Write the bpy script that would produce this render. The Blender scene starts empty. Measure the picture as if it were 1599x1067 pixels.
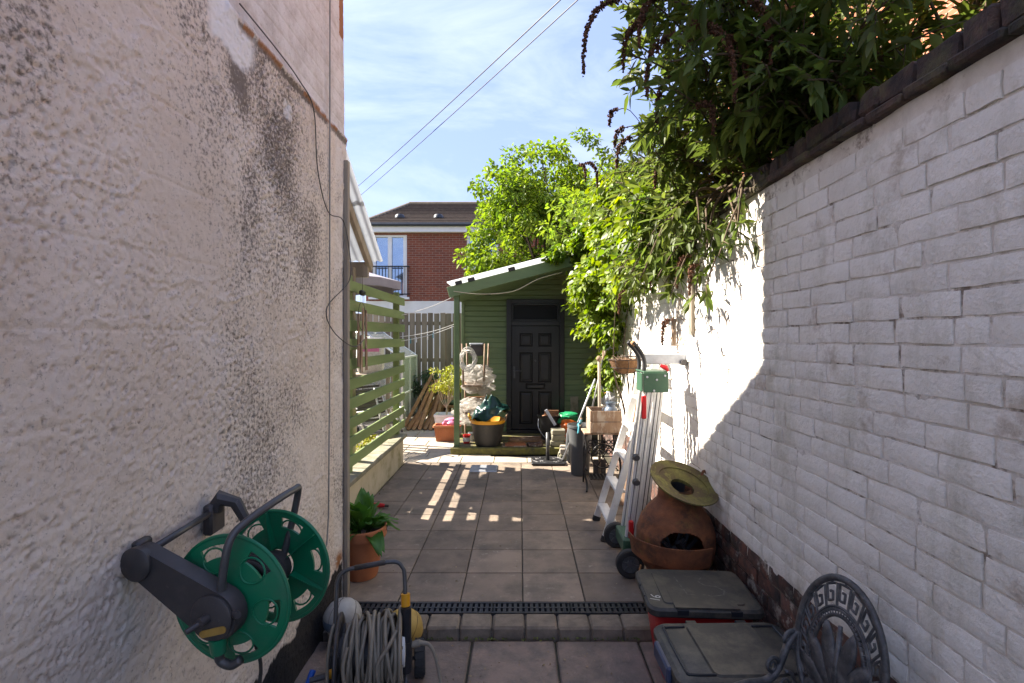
import bpy, math, random
import numpy as np
from mathutils import Vector, Matrix, Euler, Quaternion
R = math.radians
sc = bpy.context.scene
C = sc.collection
rnd = random.Random(7)
nrg = np.random.default_rng(11)

# ------------------------------------------------------------------ camera, world, sun, exposure
CAMZ, FPX = 1.69, 794.0
cam = bpy.data.cameras.new('camera'); camo = bpy.data.objects.new('camera', cam); C.objects.link(camo)
camo.location = (0, 0, CAMZ); camo.rotation_euler = (R(90), 0, 0)
cam.sensor_width = 36; cam.lens = 36*FPX/1599
cam.shift_x = -12.5/1599; cam.shift_y = -8.5/1599
cam.clip_start = .05; cam.clip_end = 1500
sc.camera = camo
SUN = Vector((1, -.277, -.856)).normalized()
EXPOSURE, SUN_STRENGTH, SKY_STRENGTH = 2.5, 3.8, .079
w = bpy.data.worlds.new('World'); sc.world = w; w.use_nodes = True
nt = w.node_tree; nt.nodes.clear()
def wn(t, **k):
    n = nt.nodes.new(t)
    for a, b in k.items(): setattr(n, a, b)
    return n
sky = wn('ShaderNodeTexSky', sky_type='NISHITA', sun_disc=False, sun_elevation=math.asin(-SUN.z), sun_rotation=math.atan2(-SUN.x, -SUN.y), altitude=50, air_density=1.0, dust_density=.7, ozone_density=1.6)
bg = wn('ShaderNodeBackground'); bg.inputs[1].default_value = SKY_STRENGTH
out = wn('ShaderNodeOutputWorld'); tc = wn('ShaderNodeTexCoord')
mp = wn('ShaderNodeMapping'); mp.inputs['Scale'].default_value = (1.3, 2.2, 4.6); mp.inputs['Rotation'].default_value = (.3, .75, .4)
veil = wn('ShaderNodeMix', data_type='RGBA'); veil.inputs[0].default_value = .82; veil.inputs[7].default_value = (1.18, 1.50, 2.80, 1)   # thin even haze of high cloud
ns = wn('ShaderNodeTexNoise'); ns.inputs['Scale'].default_value = 1.7; ns.inputs['Detail'].default_value = 9; ns.inputs['Roughness'].default_value = .62; ns.inputs['Distortion'].default_value = .5
rp = wn('ShaderNodeValToRGB'); rp.color_ramp.elements[0].position = .42; rp.color_ramp.elements[1].position = .74
rp.color_ramp.elements[0].color = (0, 0, 0, 1); rp.color_ramp.elements[1].color = (.62, .62, .62, 1)
mx = wn('ShaderNodeMix', data_type='RGBA'); mx.inputs[7].default_value = (2.7, 3.0, 3.6, 1)
L = nt.links.new
L(tc.outputs['Generated'], mp.inputs[0]); L(mp.outputs[0], ns.inputs['Vector']); L(ns.outputs['Fac'], rp.inputs[0])
L(rp.outputs[0], mx.inputs[0]); L(sky.outputs[0], veil.inputs[6]); L(veil.outputs[2], mx.inputs[6]); L(mx.outputs[2], bg.inputs[0]); L(bg.outputs[0], out.inputs[0])
sl = bpy.data.lights.new('sun', 'SUN'); sl.energy = SUN_STRENGTH; sl.angle = R(.53); sl.color = (1, .905, .775)
so = bpy.data.objects.new('sun', sl); C.objects.link(so); so.rotation_euler = SUN.to_track_quat('-Z', 'Y').to_euler(); so.location = (-8, 6, 12)
sc.view_settings.view_transform = 'Standard'; sc.view_settings.look = 'None'; sc.view_settings.gamma = 1; sc.view_settings.use_curve_mapping = False
sc.view_settings.exposure = EXPOSURE
sc.render.engine = 'CYCLES'
sc.cycles.max_bounces = 10; sc.cycles.diffuse_bounces = 6; sc.cycles.transparent_max_bounces = 12
sc.cycles.use_denoising = True
sc.cycles.sample_clamp_indirect = 8

# ------------------------------------------------------------------ helpers
_T = nrg.random((256, 256))
def vn(x, y, s=0):
    x = np.asarray(x, float)+s*17.31; y = np.asarray(y, float)+s*9.77
    xi = np.floor(x).astype(int); yi = np.floor(y).astype(int); fx = x-xi; fy = y-yi
    fx = fx*fx*(3-2*fx); fy = fy*fy*(3-2*fy)
    a = _T[xi & 255, yi & 255]; b = _T[(xi+1) & 255, yi & 255]; c = _T[xi & 255, (yi+1) & 255]; d = _T[(xi+1) & 255, (yi+1) & 255]
    return (a*(1-fx)+b*fx)*(1-fy)+(c*(1-fx)+d*fx)*fy
def fbm(x, y, s=0, o=4, g=.5):
    t = 0; a = 1; n = 0
    for i in range(o):
        t = t+a*vn(x*2**i, y*2**i, s+i*3); n += a; a *= g
    return t/n
def px(x, y, D): return Vector(((x-812)*D/FPX, D, CAMZ-(y-525)*D/FPX))   # a measured image point at a known distance -> metres

def rgb(c): return (c[0], c[1], c[2], 1)
MATS = {}
def mat(name, col, col2=None, rough=.65, metal=0, scale=6, bump=.15, bscale=60, contrast=.5, dirt=None, dscale=3, dlo=.55, dhi=.7, dmax=.8, spec=.4, trans=0, tcol=None, rand=0, island=0, coat=0, squash=(1, 1, 1), alpha=1, bdist=.004, dirt2=None, d2=(3, .55, .7, .6), sq2=(1, 1, 1)):
    m = bpy.data.materials.new(name); m.use_nodes = True; t = m.node_tree; N = t.nodes; N.clear(); K = t.links.new
    o = N.new('ShaderNodeOutputMaterial'); b = N.new('ShaderNodeBsdfPrincipled')
    g = N.new('ShaderNodeNewGeometry'); mp = N.new('ShaderNodeMapping'); mp.inputs['Scale'].default_value = squash
    K(g.outputs['Position'], mp.inputs[0])
    n1 = N.new('ShaderNodeTexNoise'); n1.inputs['Scale'].default_value = scale; n1.inputs['Detail'].default_value = 6; n1.inputs['Roughness'].default_value = .6
    K(mp.outputs[0], n1.inputs['Vector'])
    r = N.new('ShaderNodeValToRGB'); r.color_ramp.elements[0].position = .5-.5*(1-contrast)*.6; r.color_ramp.elements[1].position = .5+.5*(1-contrast)*.6
    c2 = col2 or tuple(x*.72 for x in col)
    r.color_ramp.elements[0].color = rgb(col); r.color_ramp.elements[1].color = rgb(c2)
    K(n1.outputs['Fac'], r.inputs[0]); cur = r.outputs[0]
    if dirt:
        n2 = N.new('ShaderNodeTexNoise'); n2.inputs['Scale'].default_value = dscale; n2.inputs['Detail'].default_value = 9; n2.inputs['Roughness'].default_value = .7
        K(mp.outputs[0], n2.inputs['Vector'])
        q = N.new('ShaderNodeMapRange'); q.inputs[1].default_value = dlo; q.inputs[2].default_value = dhi; q.inputs[4].default_value = dmax
        K(n2.outputs['Fac'], q.inputs[0])
        x = N.new('ShaderNodeMix'); x.data_type = 'RGBA'; x.inputs[7].default_value = rgb(dirt)
        K(q.outputs[0], x.inputs[0]); K(cur, x.inputs[6]); cur = x.outputs[2]
    if dirt2:
        mq = N.new('ShaderNodeMapping'); mq.inputs['Scale'].default_value = sq2; K(g.outputs['Position'], mq.inputs[0])
        n2 = N.new('ShaderNodeTexNoise'); n2.inputs['Scale'].default_value = d2[0]; n2.inputs['Detail'].default_value = 10; n2.inputs['Roughness'].default_value = .72
        K(mq.outputs[0], n2.inputs['Vector'])
        q = N.new('ShaderNodeMapRange'); q.inputs[1].default_value = d2[1]; q.inputs[2].default_value = d2[2]; q.inputs[4].default_value = d2[3]
        K(n2.outputs['Fac'], q.inputs[0])
        x = N.new('ShaderNodeMix'); x.data_type = 'RGBA'; x.inputs[7].default_value = rgb(dirt2)
        K(q.outputs[0], x.inputs[0]); K(cur, x.inputs[6]); cur = x.outputs[2]
    if rand or island:
        h = N.new('ShaderNodeHueSaturation'); a = N.new('ShaderNodeMapRange'); amt = rand or island
        a.inputs[3].default_value = 1-amt; a.inputs[4].default_value = 1+amt
        if rand: i = N.new('ShaderNodeObjectInfo'); K(i.outputs['Random'], a.inputs[0])
        else: K(g.outputs['Random Per Island'], a.inputs[0])
        K(a.outputs[0], h.inputs['Value']); K(cur, h.inputs['Color']); cur = h.outputs[0]
        if island:
            a2 = N.new('ShaderNodeMapRange'); a2.inputs[3].default_value = .485; a2.inputs[4].default_value = .515
            mu = N.new('ShaderNodeMath'); mu.operation = 'FRACT'; m2 = N.new('ShaderNodeMath'); m2.operation = 'MULTIPLY'; m2.inputs[1].default_value = 37.7
            K(g.outputs['Random Per Island'], m2.inputs[0]); K(m2.outputs[0], mu.inputs[0]); K(mu.outputs[0], a2.inputs[0]); K(a2.outputs[0], h.inputs['Hue'])
    K(cur, b.inputs['Base Color'])
    b.inputs['Roughness'].default_value = rough; b.inputs['Metallic'].default_value = metal; b.inputs['Specular IOR Level'].default_value = spec
    b.inputs['Coat Weight'].default_value = coat
    if alpha < 1: b.inputs['Alpha'].default_value = alpha
    if bump:
        n3 = N.new('ShaderNodeTexNoise'); n3.inputs['Scale'].default_value = bscale; n3.inputs['Detail'].default_value = 5; n3.inputs['Roughness'].default_value = .65
        K(mp.outputs[0], n3.inputs['Vector']); bp = N.new('ShaderNodeBump'); bp.inputs['Strength'].default_value = bump; bp.inputs['Distance'].default_value = bdist
        K(n3.outputs['Fac'], bp.inputs['Height']); K(bp.outputs[0], b.inputs['Normal'])
    sh = b.outputs[0]
    if trans:
        tr = N.new('ShaderNodeBsdfTranslucent'); ms = N.new('ShaderNodeMixShader'); ms.inputs[0].default_value = trans
        if tcol: tr.inputs[0].default_value = rgb(tcol)
        else:
            hs = N.new('ShaderNodeHueSaturation'); hs.inputs['Value'].default_value = 1.5; hs.inputs['Saturation'].default_value = 1.1
            K(cur, hs.inputs['Color']); K(hs.outputs[0], tr.inputs[0])
        K(b.outputs[0], ms.inputs[1]); K(tr.outputs[0], ms.inputs[2]); sh = ms.outputs[0]
    K(sh, o.inputs[0]); MATS[name] = m
    m['_col'] = 0
    return m
def glass(name, tint=(.9, .95, .93), rough=.02, mixf=.75):
    m = bpy.data.materials.new(name); m.use_nodes = True; N = m.node_tree.nodes; K = m.node_tree.links.new; N.clear()
    o = N.new('ShaderNodeOutputMaterial'); t = N.new('ShaderNodeBsdfTransparent'); t.inputs[0].default_value = rgb(tint)
    g = N.new('ShaderNodeBsdfGlossy'); g.inputs['Roughness'].default_value = rough; f = N.new('ShaderNodeFresnel'); f.inputs[0].default_value = 1.5
    s = N.new('ShaderNodeMixShader'); d = N.new('ShaderNodeBsdfDiffuse'); d.inputs[0].default_value = (.7, .72, .7, 1); s2 = N.new('ShaderNodeMixShader'); s2.inputs[0].default_value = 1-mixf
    K(f.outputs[0], s.inputs[0]); K(t.outputs[0], s.inputs[1]); K(g.outputs[0], s.inputs[2]); K(s.outputs[0], s2.inputs[1]); K(d.outputs[0], s2.inputs[2]); K(s2.outputs[0], o.inputs[0])
    return m

class MB:
    def __init__(s): s.v = []; s.f = []
    def add(s, vs, fs, M=None):
        n = len(s.v)
        s.v += [tuple(M @ Vector(p)) for p in vs] if M is not None else [tuple(p) for p in vs]
        s.f += [tuple(i+n for i in f) for f in fs]; return s
    def box(s, c, d, M=None, rz=0):
        x, y, z = d[0]/2, d[1]/2, d[2]/2
        T = Matrix.Translation(c) @ Matrix.Rotation(rz, 4, 'Z')
        if M is not None: T = M @ T
        return s.add([(i*x, j*y, k*z) for k in (-1, 1) for j in (-1, 1) for i in (-1, 1)], [(0, 2, 3, 1), (4, 5, 7, 6), (0, 1, 5, 4), (2, 6, 7, 3), (0, 4, 6, 2), (1, 3, 7, 5)], T)
    def cbox(s, c, d, b=.005, M=None, jit=0):      # chamfered box
        h = [q/2 for q in d]; vs = []; idx = {}
        for sx in (-1, 1):
            for sy in (-1, 1):
                for sz in (-1, 1):
                    for a in range(3):
                        p = [sx*(h[0]-b), sy*(h[1]-b), sz*(h[2]-b)]; p[a] = (sx, sy, sz)[a]*h[a]
                        idx[(sx, sy, sz, a)] = len(vs); vs.append(Vector(p)+Vector((rnd.uniform(-jit, jit), rnd.uniform(-jit, jit), rnd.uniform(-jit, jit))))
        fs = []
        S = [(-1, -1), (1, -1), (1, 1), (-1, 1)]
        for a in range(3):
            u, v = [(1, 2), (2, 0), (0, 1)][a]
            for sg in (-1, 1):
                q = []
                for (p, r_) in S:
                    k = [0, 0, 0]; k[a] = sg; k[u] = p; k[v] = r_; q.append(idx[(k[0], k[1], k[2], a)])
                fs.append(q if sg > 0 else q[::-1])
            for (p, r_) in S:    # edge faces parallel to axis a
                k0 = [0, 0, 0]; k0[u] = p; k0[v] = r_; k1 = list(k0); k0[a] = -1; k1[a] = 1
                q = [idx[(*k0, u)], idx[(*k0, v)], idx[(*k1, v)], idx[(*k1, u)]]
                fs.append(q if p*r_ > 0 else q[::-1])
        for sx in (-1, 1):
            for sy in (-1, 1):
                for sz in (-1, 1):
                    q = [idx[(sx, sy, sz, a)] for a in range(3)]; fs.append(q if sx*sy*sz > 0 else q[::-1])
        T = Matrix.Translation(c)
        if M is not None: T = M @ T
        return s.add(vs, fs, T)
    def tube(s, pts, r, n=8, closed=False, M=None, flat=1, up=None):
        P = [Vector(p) for p in pts]; k = len(P); rr = r if isinstance(r, (list, tuple)) else [r]*k
        vs = []; fs = []; nrm = None
        for i, p in enumerate(P):
            if closed: t = P[(i+1) % k]-P[i-1]
            else: t = P[min(i+1, k-1)]-P[max(i-1, 0)]
            t = t.normalized() if t.length > 1e-9 else Vector((0, 0, 1))
            if nrm is None:
                a = Vector(up) if up is not None else (Vector((0, 0, 1)) if abs(t.z) < .9 else Vector((1, 0, 0)))
                nrm = (a-t*a.dot(t)).normalized()
            else:
                nrm = nrm-t*nrm.dot(t); nrm = nrm.normalized() if nrm.length > 1e-6 else t.orthogonal().normalized()
            b = t.cross(nrm)
            for j in range(n):
                a = 2*math.pi*j/n; vs.append(p+nrm*math.cos(a)*rr[i]*flat+b*math.sin(a)*rr[i])
        for i in range(k if closed else k-1):
            i2 = (i+1) % k
            for j in range(n): fs.append((i*n+j, i*n+(j+1) % n, i2*n+(j+1) % n, i2*n+j))
        if not closed: fs.append(tuple(range(n))[::-1]); fs.append(tuple((k-1)*n+j for j in range(n)))
        return s.add(vs, fs, M)
    def lathe(s, prof, n=24, M=None, a0=0, a1=2*math.pi, jit=None):
        vs = []; fs = []; full = abs(a1-a0-2*math.pi) < 1e-6; m = n if full else n+1
        for i in range(m):
            a = a0+(a1-a0)*i/n
            for (r, z) in prof: vs.append((r*math.cos(a), r*math.sin(a), z))
        k = len(prof)
        for i in range(n):
            i2 = (i+1) % m
            for j in range(k-1): fs.append((i*k+j, i2*k+j, i2*k+j+1, i*k+j+1))
        return s.add(vs, fs, M)
    def prism(s, poly, h, M=None):
        n = len(poly)
        vs = [(p[0], p[1], 0) for p in poly]+[(p[0], p[1], h) for p in poly]
        return s.add(vs, [tuple(range(n))[::-1], tuple(range(n, 2*n))]+[(i, (i+1) % n, n+(i+1) % n, n+i) for i in range(n)], M)
    def grid(s, fn, nu, nv, M=None):
        vs = [fn(i/nu, j/nv) for j in range(nv+1) for i in range(nu+1)]
        return s.add(vs, [(j*(nu+1)+i, j*(nu+1)+i+1, (j+1)*(nu+1)+i+1, (j+1)*(nu+1)+i) for j in range(nv) for i in range(nu)], M)
    def mesh(s, name, m, smooth=None):
        me = bpy.data.meshes.new(name); me.from_pydata(s.v, [], s.f); me.materials.append(m)
        if smooth is not None:
            me.polygons.foreach_set('use_smooth', [True]*len(me.polygons))
            if smooth < 180: me.set_sharp_from_angle(angle=R(smooth))
        me.update(); return me
    def build(s, name, m, parent=None, smooth=None, loc=None, rot=None):
        return put(s.mesh(name, m, smooth), name, parent, loc, rot)
def put(me, name, parent=None, loc=None, rot=None):
    o = bpy.data.objects.new(name, me); C.objects.link(o)
    if parent: o.parent = parent
    if loc is not None: o.location = loc
    if rot is not None: o.rotation_euler = rot
    return o
def npmesh(name, v, f, m, smooth=False):
    v = np.asarray(v, np.float32); f = np.asarray(f, np.int32)
    me = bpy.data.meshes.new(name); me.vertices.add(len(v)); me.vertices.foreach_set('co', v.ravel())
    k = f.shape[1]; me.loops.add(f.size); me.loops.foreach_set('vertex_index', f.ravel())
    me.polygons.add(len(f)); me.polygons.foreach_set('loop_start', np.arange(0, f.size, k, dtype=np.int32))
    if smooth: me.polygons.foreach_set('use_smooth', np.ones(len(f), bool))
    me.materials.append(m); me.update(calc_edges=True); me.validate(); return me
def tag(o, label=None, cat=None, group=None, kind=None):
    if label: o['label'] = label
    if cat: o['category'] = cat
    if group: o['group'] = group
    if kind: o['kind'] = kind
    return o
def thing(name, label, cat, loc=(0, 0, 0), rz=0, group=None):
    o = bpy.data.objects.new(name, None); C.objects.link(o); o.location = loc; o.rotation_euler = (0, 0, rz); o.empty_display_size = .1
    return tag(o, label, cat, group)
def frame(o, u, v):         # matrix with local x=u, y=v, z=u x v at o
    u = Vector(u).normalized(); v = Vector(v); v = (v-u*v.dot(u)).normalized(); n = u.cross(v)
    return Matrix(((u.x, v.x, n.x, o[0]), (u.y, v.y, n.y, o[1]), (u.z, v.z, n.z, o[2]), (0, 0, 0, 1)))
def smoothpath(pts, n=6, closed=False):
    P = [Vector(p) for p in pts]; k = len(P); o = []
    for i in range(k if closed else k-1):
        a, b, c, d = (P[(i-1) % k], P[i], P[(i+1) % k], P[(i+2) % k]) if closed else (P[max(i-1, 0)], P[i], P[i+1], P[min(i+2, k-1)])
        for j in range(n):
            t = j/n; o.append(.5*((2*b)+(c-a)*t+(2*a-5*b+4*c-d)*t*t+(3*b-a-3*c+d)*t**3))
    if not closed: o.append(P[-1])
    return o
def leaves(name, P, Dr, Ln, wr, m, droop=.25, fold=.35, up=(0, 0, 1)):
    # leaf-shaped folded faces: base points P, directions Dr, lengths Ln, width ratio wr
    P = np.asarray(P, float); Dr = np.asarray(Dr, float); n = len(P); Ln = np.broadcast_to(Ln, n).astype(float)
    Dr /= np.linalg.norm(Dr, axis=1, keepdims=True)+1e-9
    U = np.tile(np.array(up, float), (n, 1))+nrg.normal(0, .45, (n, 3))
    S = np.cross(Dr, U); S /= np.linalg.norm(S, axis=1, keepdims=True)+1e-9
    N = np.cross(S, Dr); l = Ln[:, None]; wv = l*wr
    dz = np.array([[0, 0, -1.]])
    q = lambda a, s_, h, d: P+Dr*l*a+S*wv*s_+N*wv*h+dz*l*d*droop
    V = np.stack([q(0, 0, 0, 0), q(.32, -.5, fold*.5, .1), q(.7, -.36, fold*.4, .45), q(1, 0, 0, 1), q(.7, .36, fold*.4, .45), q(.32, .5, fold*.5, .1)], 1).reshape(-1, 3)
    b = (np.arange(n)*6)[:, None]
    F = np.concatenate([b+np.array([[0, 3, 2, 1]]), b+np.array([[0, 5, 4, 3]])])
    return npmesh(name, V, F, m)
def children_copy(o, c):
    for ch in o.children:
        d = ch.copy(); C.objects.link(d); d.parent = c
        for g in ch.children:
            e = g.copy(); C.objects.link(e); e.parent = d
# ------------------------------------------------------------------ materials
white_paint = mat('white masonry paint', (.85, .815, .765), (.77, .73, .675), rough=.66, scale=5, bump=.8, bscale=48, dirt=(.34, .25, .18), dscale=3.6, dlo=.565, dhi=.68, dmax=.65, bdist=.010, rand=.04, dirt2=(.46, .43, .34), d2=(5, .50, .68, .62), sq2=(1, 1, .35))
mortar_paint = mat('painted mortar', (.78, .735, .68), (.63, .58, .52), rough=.8, scale=14, bump=.8, bscale=90, dirt=(.17, .125, .09), dscale=9, dlo=.54, dhi=.64, dmax=.85, bdist=.006)
sooty_brick = mat('sooty bare brick', (.16, .07, .05), (.05, .038, .036), rough=.85, scale=14, bump=.6, bscale=80, dirt=(.42, .38, .33), dscale=11, dlo=.54, dhi=.62, dmax=.75, rand=.45, dirt2=(.03, .026, .024), d2=(6, .48, .62, .8))
coping_mat = mat('dark coping brick', (.075, .046, .038), (.026, .022, .022), rough=.85, scale=16, bump=.8, bscale=60, dirt=(.10, .095, .045), dscale=7, dlo=.5, dhi=.66, rand=.4, bdist=.01)
grime = mat('grimy mortar', (.16, .13, .105), (.07, .06, .05), rough=.9, scale=20, bump=.7, bscale=90)
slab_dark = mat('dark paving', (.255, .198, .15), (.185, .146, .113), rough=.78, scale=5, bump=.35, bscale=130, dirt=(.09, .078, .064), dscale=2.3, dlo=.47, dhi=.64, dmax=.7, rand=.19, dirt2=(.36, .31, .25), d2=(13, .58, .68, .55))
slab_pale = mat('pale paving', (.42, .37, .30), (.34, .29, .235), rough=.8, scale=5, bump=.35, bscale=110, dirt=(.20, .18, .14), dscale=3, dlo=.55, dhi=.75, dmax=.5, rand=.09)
slab_low = mat('riven paving', (.24, .178, .142), (.14, .112, .094), rough=.68, scale=9, bump=.8, bscale=45, dirt=(.30, .24, .21), dscale=24, dlo=.57, dhi=.72, dmax=.5, bdist=.008, rand=.08)
kerb_mat = mat('kerb block concrete', (.25, .20, .15), (.16, .13, .10), rough=.85, scale=11, bump=.6, bscale=100, dirt=(.085, .075, .06), dscale=6, dlo=.5, dhi=.7, dmax=.7, rand=.10)
joint_mat = mat('dirty joint sand', (.07, .06, .045), (.035, .035, .022), rough=.95, scale=9, bump=.6, bscale=120)
earth = mat('earth', (.12, .11, .07), (.07, .085, .04), rough=.95, scale=2, bump=.5, bscale=20)
black_plastic = mat('black plastic', (.022, .022, .024), (.03, .03, .032), rough=.5, bump=.1, dirt=(.10, .09, .075), dscale=5, dlo=.5, dhi=.75, dmax=.5)
galv = mat('galvanised steel', (.45, .48, .52), (.36, .38, .42), rough=.5, metal=.6, scale=20, bump=.1)
shed_green = mat('green shed paint', (.145, .205, .098), (.118, .17, .08), rough=.5, scale=4, bump=.12, bscale=40, dirt=(.12, .135, .075), dscale=3, dlo=.55, dhi=.75, dmax=.45, squash=(.3, 1, 2), rand=.05)
screen_green = mat('faded green timber stain', (.205, .27, .105), (.145, .20, .078), rough=.75, scale=6, bump=.35, bscale=40, dirt=(.30, .28, .16), dscale=5, dlo=.55, dhi=.72, dmax=.55, squash=(1, .15, 1), rand=.10)
door_black = mat('black door paint', (.013, .012, .0115), (.017, .016, .0155), rough=.36, scale=6, bump=.06, bscale=70, dirt=(.055, .05, .045), dscale=4, dlo=.55, dhi=.8, dmax=.5)
timber_grey = mat('weathered timber', (.33, .285, .225), (.22, .185, .145), rough=.85, scale=5, bump=.4, bscale=40, squash=(1.5, 1.5, .2), dirt=(.13, .115, .085), dscale=3, dlo=.5, dhi=.75, dmax=.6, rand=.16)
timber_warm = mat('brown timber', (.33, .18, .085), (.22, .115, .055), rough=.8, scale=8, bump=.3, bscale=50, dirt=(.34, .24, .15), dscale=5, dlo=.5, dhi=.7, dmax=.5, rand=.25)
timber_old = mat('old stained plank', (.30, .21, .14), (.20, .12, .08), rough=.85, scale=7, bump=.4, bscale=60, dirt=(.45, .39, .32), dscale=9, dlo=.5, dhi=.6, dmax=.7, squash=(2, 2, .5))
deck_wood = mat('mossy deck timber', (.12, .10, .06), (.075, .065, .045), rough=.9, scale=8, bump=.5, bscale=60, dirt=(.20, .19, .035), dscale=7, dlo=.46, dhi=.62, dmax=.85)
sleeper = mat('mossy sleeper', (.17, .16, .04), (.09, .085, .035), rough=.95, scale=14, bump=.8, bscale=70, dirt=(.06, .05, .035), dscale=9, dlo=.55, dhi=.65)
cream_render = mat('algae stained cream render', (.52, .47, .35), (.42, .37, .26), rough=.85, scale=4, bump=.4, bscale=90, dirt=(.17, .17, .06), dscale=4, dlo=.52, dhi=.68, dmax=.7)
stone_grey = mat('weathered coping stone', (.28, .26, .20), (.20, .19, .14), rough=.9, scale=7, bump=.5, bscale=90, dirt=(.10, .11, .05), dscale=6, dlo=.5, dhi=.65, dmax=.7)
upvc = mat('white upvc', (.80, .80, .80), (.76, .76, .76), rough=.35, bump=0)
white_render = mat('white render', (.78, .77, .75), (.70, .69, .67), rough=.8, scale=3, bump=.2, bscale=80)
gutter_dark = mat('dark gutter', (.04, .045, .055), rough=.4, bump=0)
window_dark = mat('window glass', (.36, .44, .55), (.30, .38, .50), rough=.03, metal=.8, spec=.9, bump=0)
fence_wood = mat('brown grey fence board', (.215, .175, .13), (.145, .118, .088), rough=.85, scale=5, bump=.4, bscale=40, squash=(1.5, 1.5, .2), dirt=(.10, .09, .065), dscale=3, dlo=.5, dhi=.75, dmax=.6, rand=.2)
iron_black = mat('black iron', (.02, .02, .022), rough=.5, bump=.1)
reel_green = mat('green reel plastic', (.004, .16, .072), (.003, .13, .058), rough=.38, bump=.08, bscale=30, dirt=(.05, .13, .085), dscale=6, dlo=.45, dhi=.72, dmax=.6, dirt2=(.10, .14, .10), d2=(26, .6, .72, .45))
reel_dark = mat('dark grey plastic', (.050, .045, .046), (.038, .035, .036), rough=.46, bump=.15, bscale=60, dirt=(.105, .085, .075), dscale=7, dlo=.5, dhi=.72, dmax=.5, dirt2=(.22, .19, .17), d2=(40, .63, .72, .5))
grey_metal = mat('grey painted tube', (.10, .10, .105), (.07, .07, .072), rough=.38, metal=.4, bump=.1, dirt=(.2, .18, .16), dscale=12, dlo=.58, dhi=.7, dmax=.5)
hose_grey = mat('grey hose', (.25, .215, .165), (.18, .155, .12), rough=.55, scale=9, bump=.15, bscale=60, dirt=(.11, .095, .075), dscale=6, dlo=.5, dhi=.75, dmax=.5)
yellow_pl = mat('yellow plastic', (.70, .33, .015), (.6, .27, .012), rough=.45, bump=.05)
dull_yellow = mat('dull yellow badge', (.38, .23, .05), (.3, .18, .04), rough=.5, bump=.05, scale=40)
blue_pl = mat('blue plastic', (.015, .10, .46), rough=.4, bump=.05)
tyre = mat('rubber', (.022, .022, .023), (.035, .034, .033), rough=.75, bump=.3, dirt=(.10, .09, .08), dscale=9, dlo=.55, dhi=.75, dmax=.4)
terracotta = mat('terracotta', (.43, .155, .065), (.35, .12, .05), rough=.65, scale=6, bump=.15, bscale=50, dirt=(.42, .25, .16), dscale=4, dlo=.52, dhi=.75, dmax=.5)
ball_white = mat('scuffed white ball', (.40, .39, .36), (.28, .27, .25), rough=.5, scale=9, bump=.2, bscale=60, dirt=(.22, .21, .18), dscale=7, dlo=.5, dhi=.7, dmax=.6)
ball_blue = mat('blue grey ball panel', (.13, .17, .22), rough=.5, bump=.2, dirt=(.3, .3, .28), dscale=7)
ball_yellow = mat('dull yellow ball', (.46, .31, .08), (.36, .23, .055), rough=.55, scale=9, bump=.3, bscale=70, dirt=(.24, .16, .06), dscale=6, dlo=.5, dhi=.7, dmax=.6)
soil = mat('soil', (.05, .035, .025), rough=1, bump=.8, bscale=60)
red_pl = mat('red plastic', (.50, .018, .022), (.42, .014, .018), rough=.4, bump=.05, dirt=(.4, .1, .08), dscale=5, dlo=.58, dhi=.75, dmax=.4)
alu = mat('aluminium', (.74, .74, .73), (.64, .64, .63), rough=.42, metal=.3, scale=8, bump=.08, dirt=(.35, .33, .3), dscale=8, dlo=.55, dhi=.7, dmax=.5)
bracket_green = mat('green enamel', (.05, .115, .07), (.04, .095, .057), rough=.4, bump=.05, dirt=(.1, .15, .1), dscale=10, dlo=.6, dhi=.75, dmax=.4)
rust = mat('rusted cast iron', (.27, .10, .04), (.125, .05, .025), rough=.88, scale=9, bump=.6, bscale=90, dirt=(.20, .17, .035), dscale=3.4, dlo=.53, dhi=.68, dmax=.75, dirt2=(.055, .032, .022), d2=(7, .52, .64, .75))
moss_rust = mat('algae on rusted iron', (.15, .13, .036), (.10, .085, .028), rough=.85, scale=8, bump=.4, bscale=70, dirt=(.075, .05, .028), dscale=9, dlo=.44, dhi=.58, dmax=.85, dirt2=(.22, .21, .05), d2=(16, .52, .64, .7))
lid_black = mat('dusty black lid', (.040, .039, .037), (.028, .028, .028), rough=.48, scale=5, bump=.12, bscale=110, dirt=(.125, .108, .08), dscale=4, dlo=.46, dhi=.62, dmax=.65, dirt2=(.20, .18, .15), d2=(45, .64, .74, .4))
lid_grey = mat('dusty charcoal lid', (.052, .050, .045), (.038, .038, .037), rough=.5, scale=5, bump=.15, bscale=110, dirt=(.15, .13, .098), dscale=4.5, dlo=.46, dhi=.62, dmax=.7, dirt2=(.21, .19, .16), d2=(45, .64, .74, .4))
box_dark = mat('dark box plastic', (.018, .020, .026), rough=.4, bump=.05)
clip_blue = mat('blue grey clip', (.05, .065, .12), (.04, .05, .095), rough=.4, bump=.05)
cast_alu = mat('tarnished cast metal', (.125, .122, .125), (.06, .06, .064), rough=.5, metal=.45, scale=26, bump=.5, bscale=140, dirt=(.26, .255, .25), dscale=20, dlo=.52, dhi=.68, dmax=.6)
chalk = mat('white paint pen', (.75, .75, .72), rough=.8, bump=0)
chalk_dim = mat('faded chalk', (.145, .14, .13), (.075, .072, .066), rough=.85, scale=60, bump=0)
tarp_green = mat('dark green tarpaulin', (.010, .045, .036), (.008, .036, .03), rough=.28, bump=.2, bscale=60)
wrap_white = mat('clear plastic wrap', (.62, .60, .56), (.5, .47, .42), rough=.25, scale=14, bump=1, bscale=26, trans=.4, tcol=(.7, .68, .64), alpha=.42, bdist=.05)
wrap_fabric = mat('milky plastic sheet', (.72, .73, .76), rough=.4, bump=.2)
rope_white = mat('white rope', (.70, .68, .63), (.5, .48, .44), rough=.8, scale=40, bump=.2)
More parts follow.
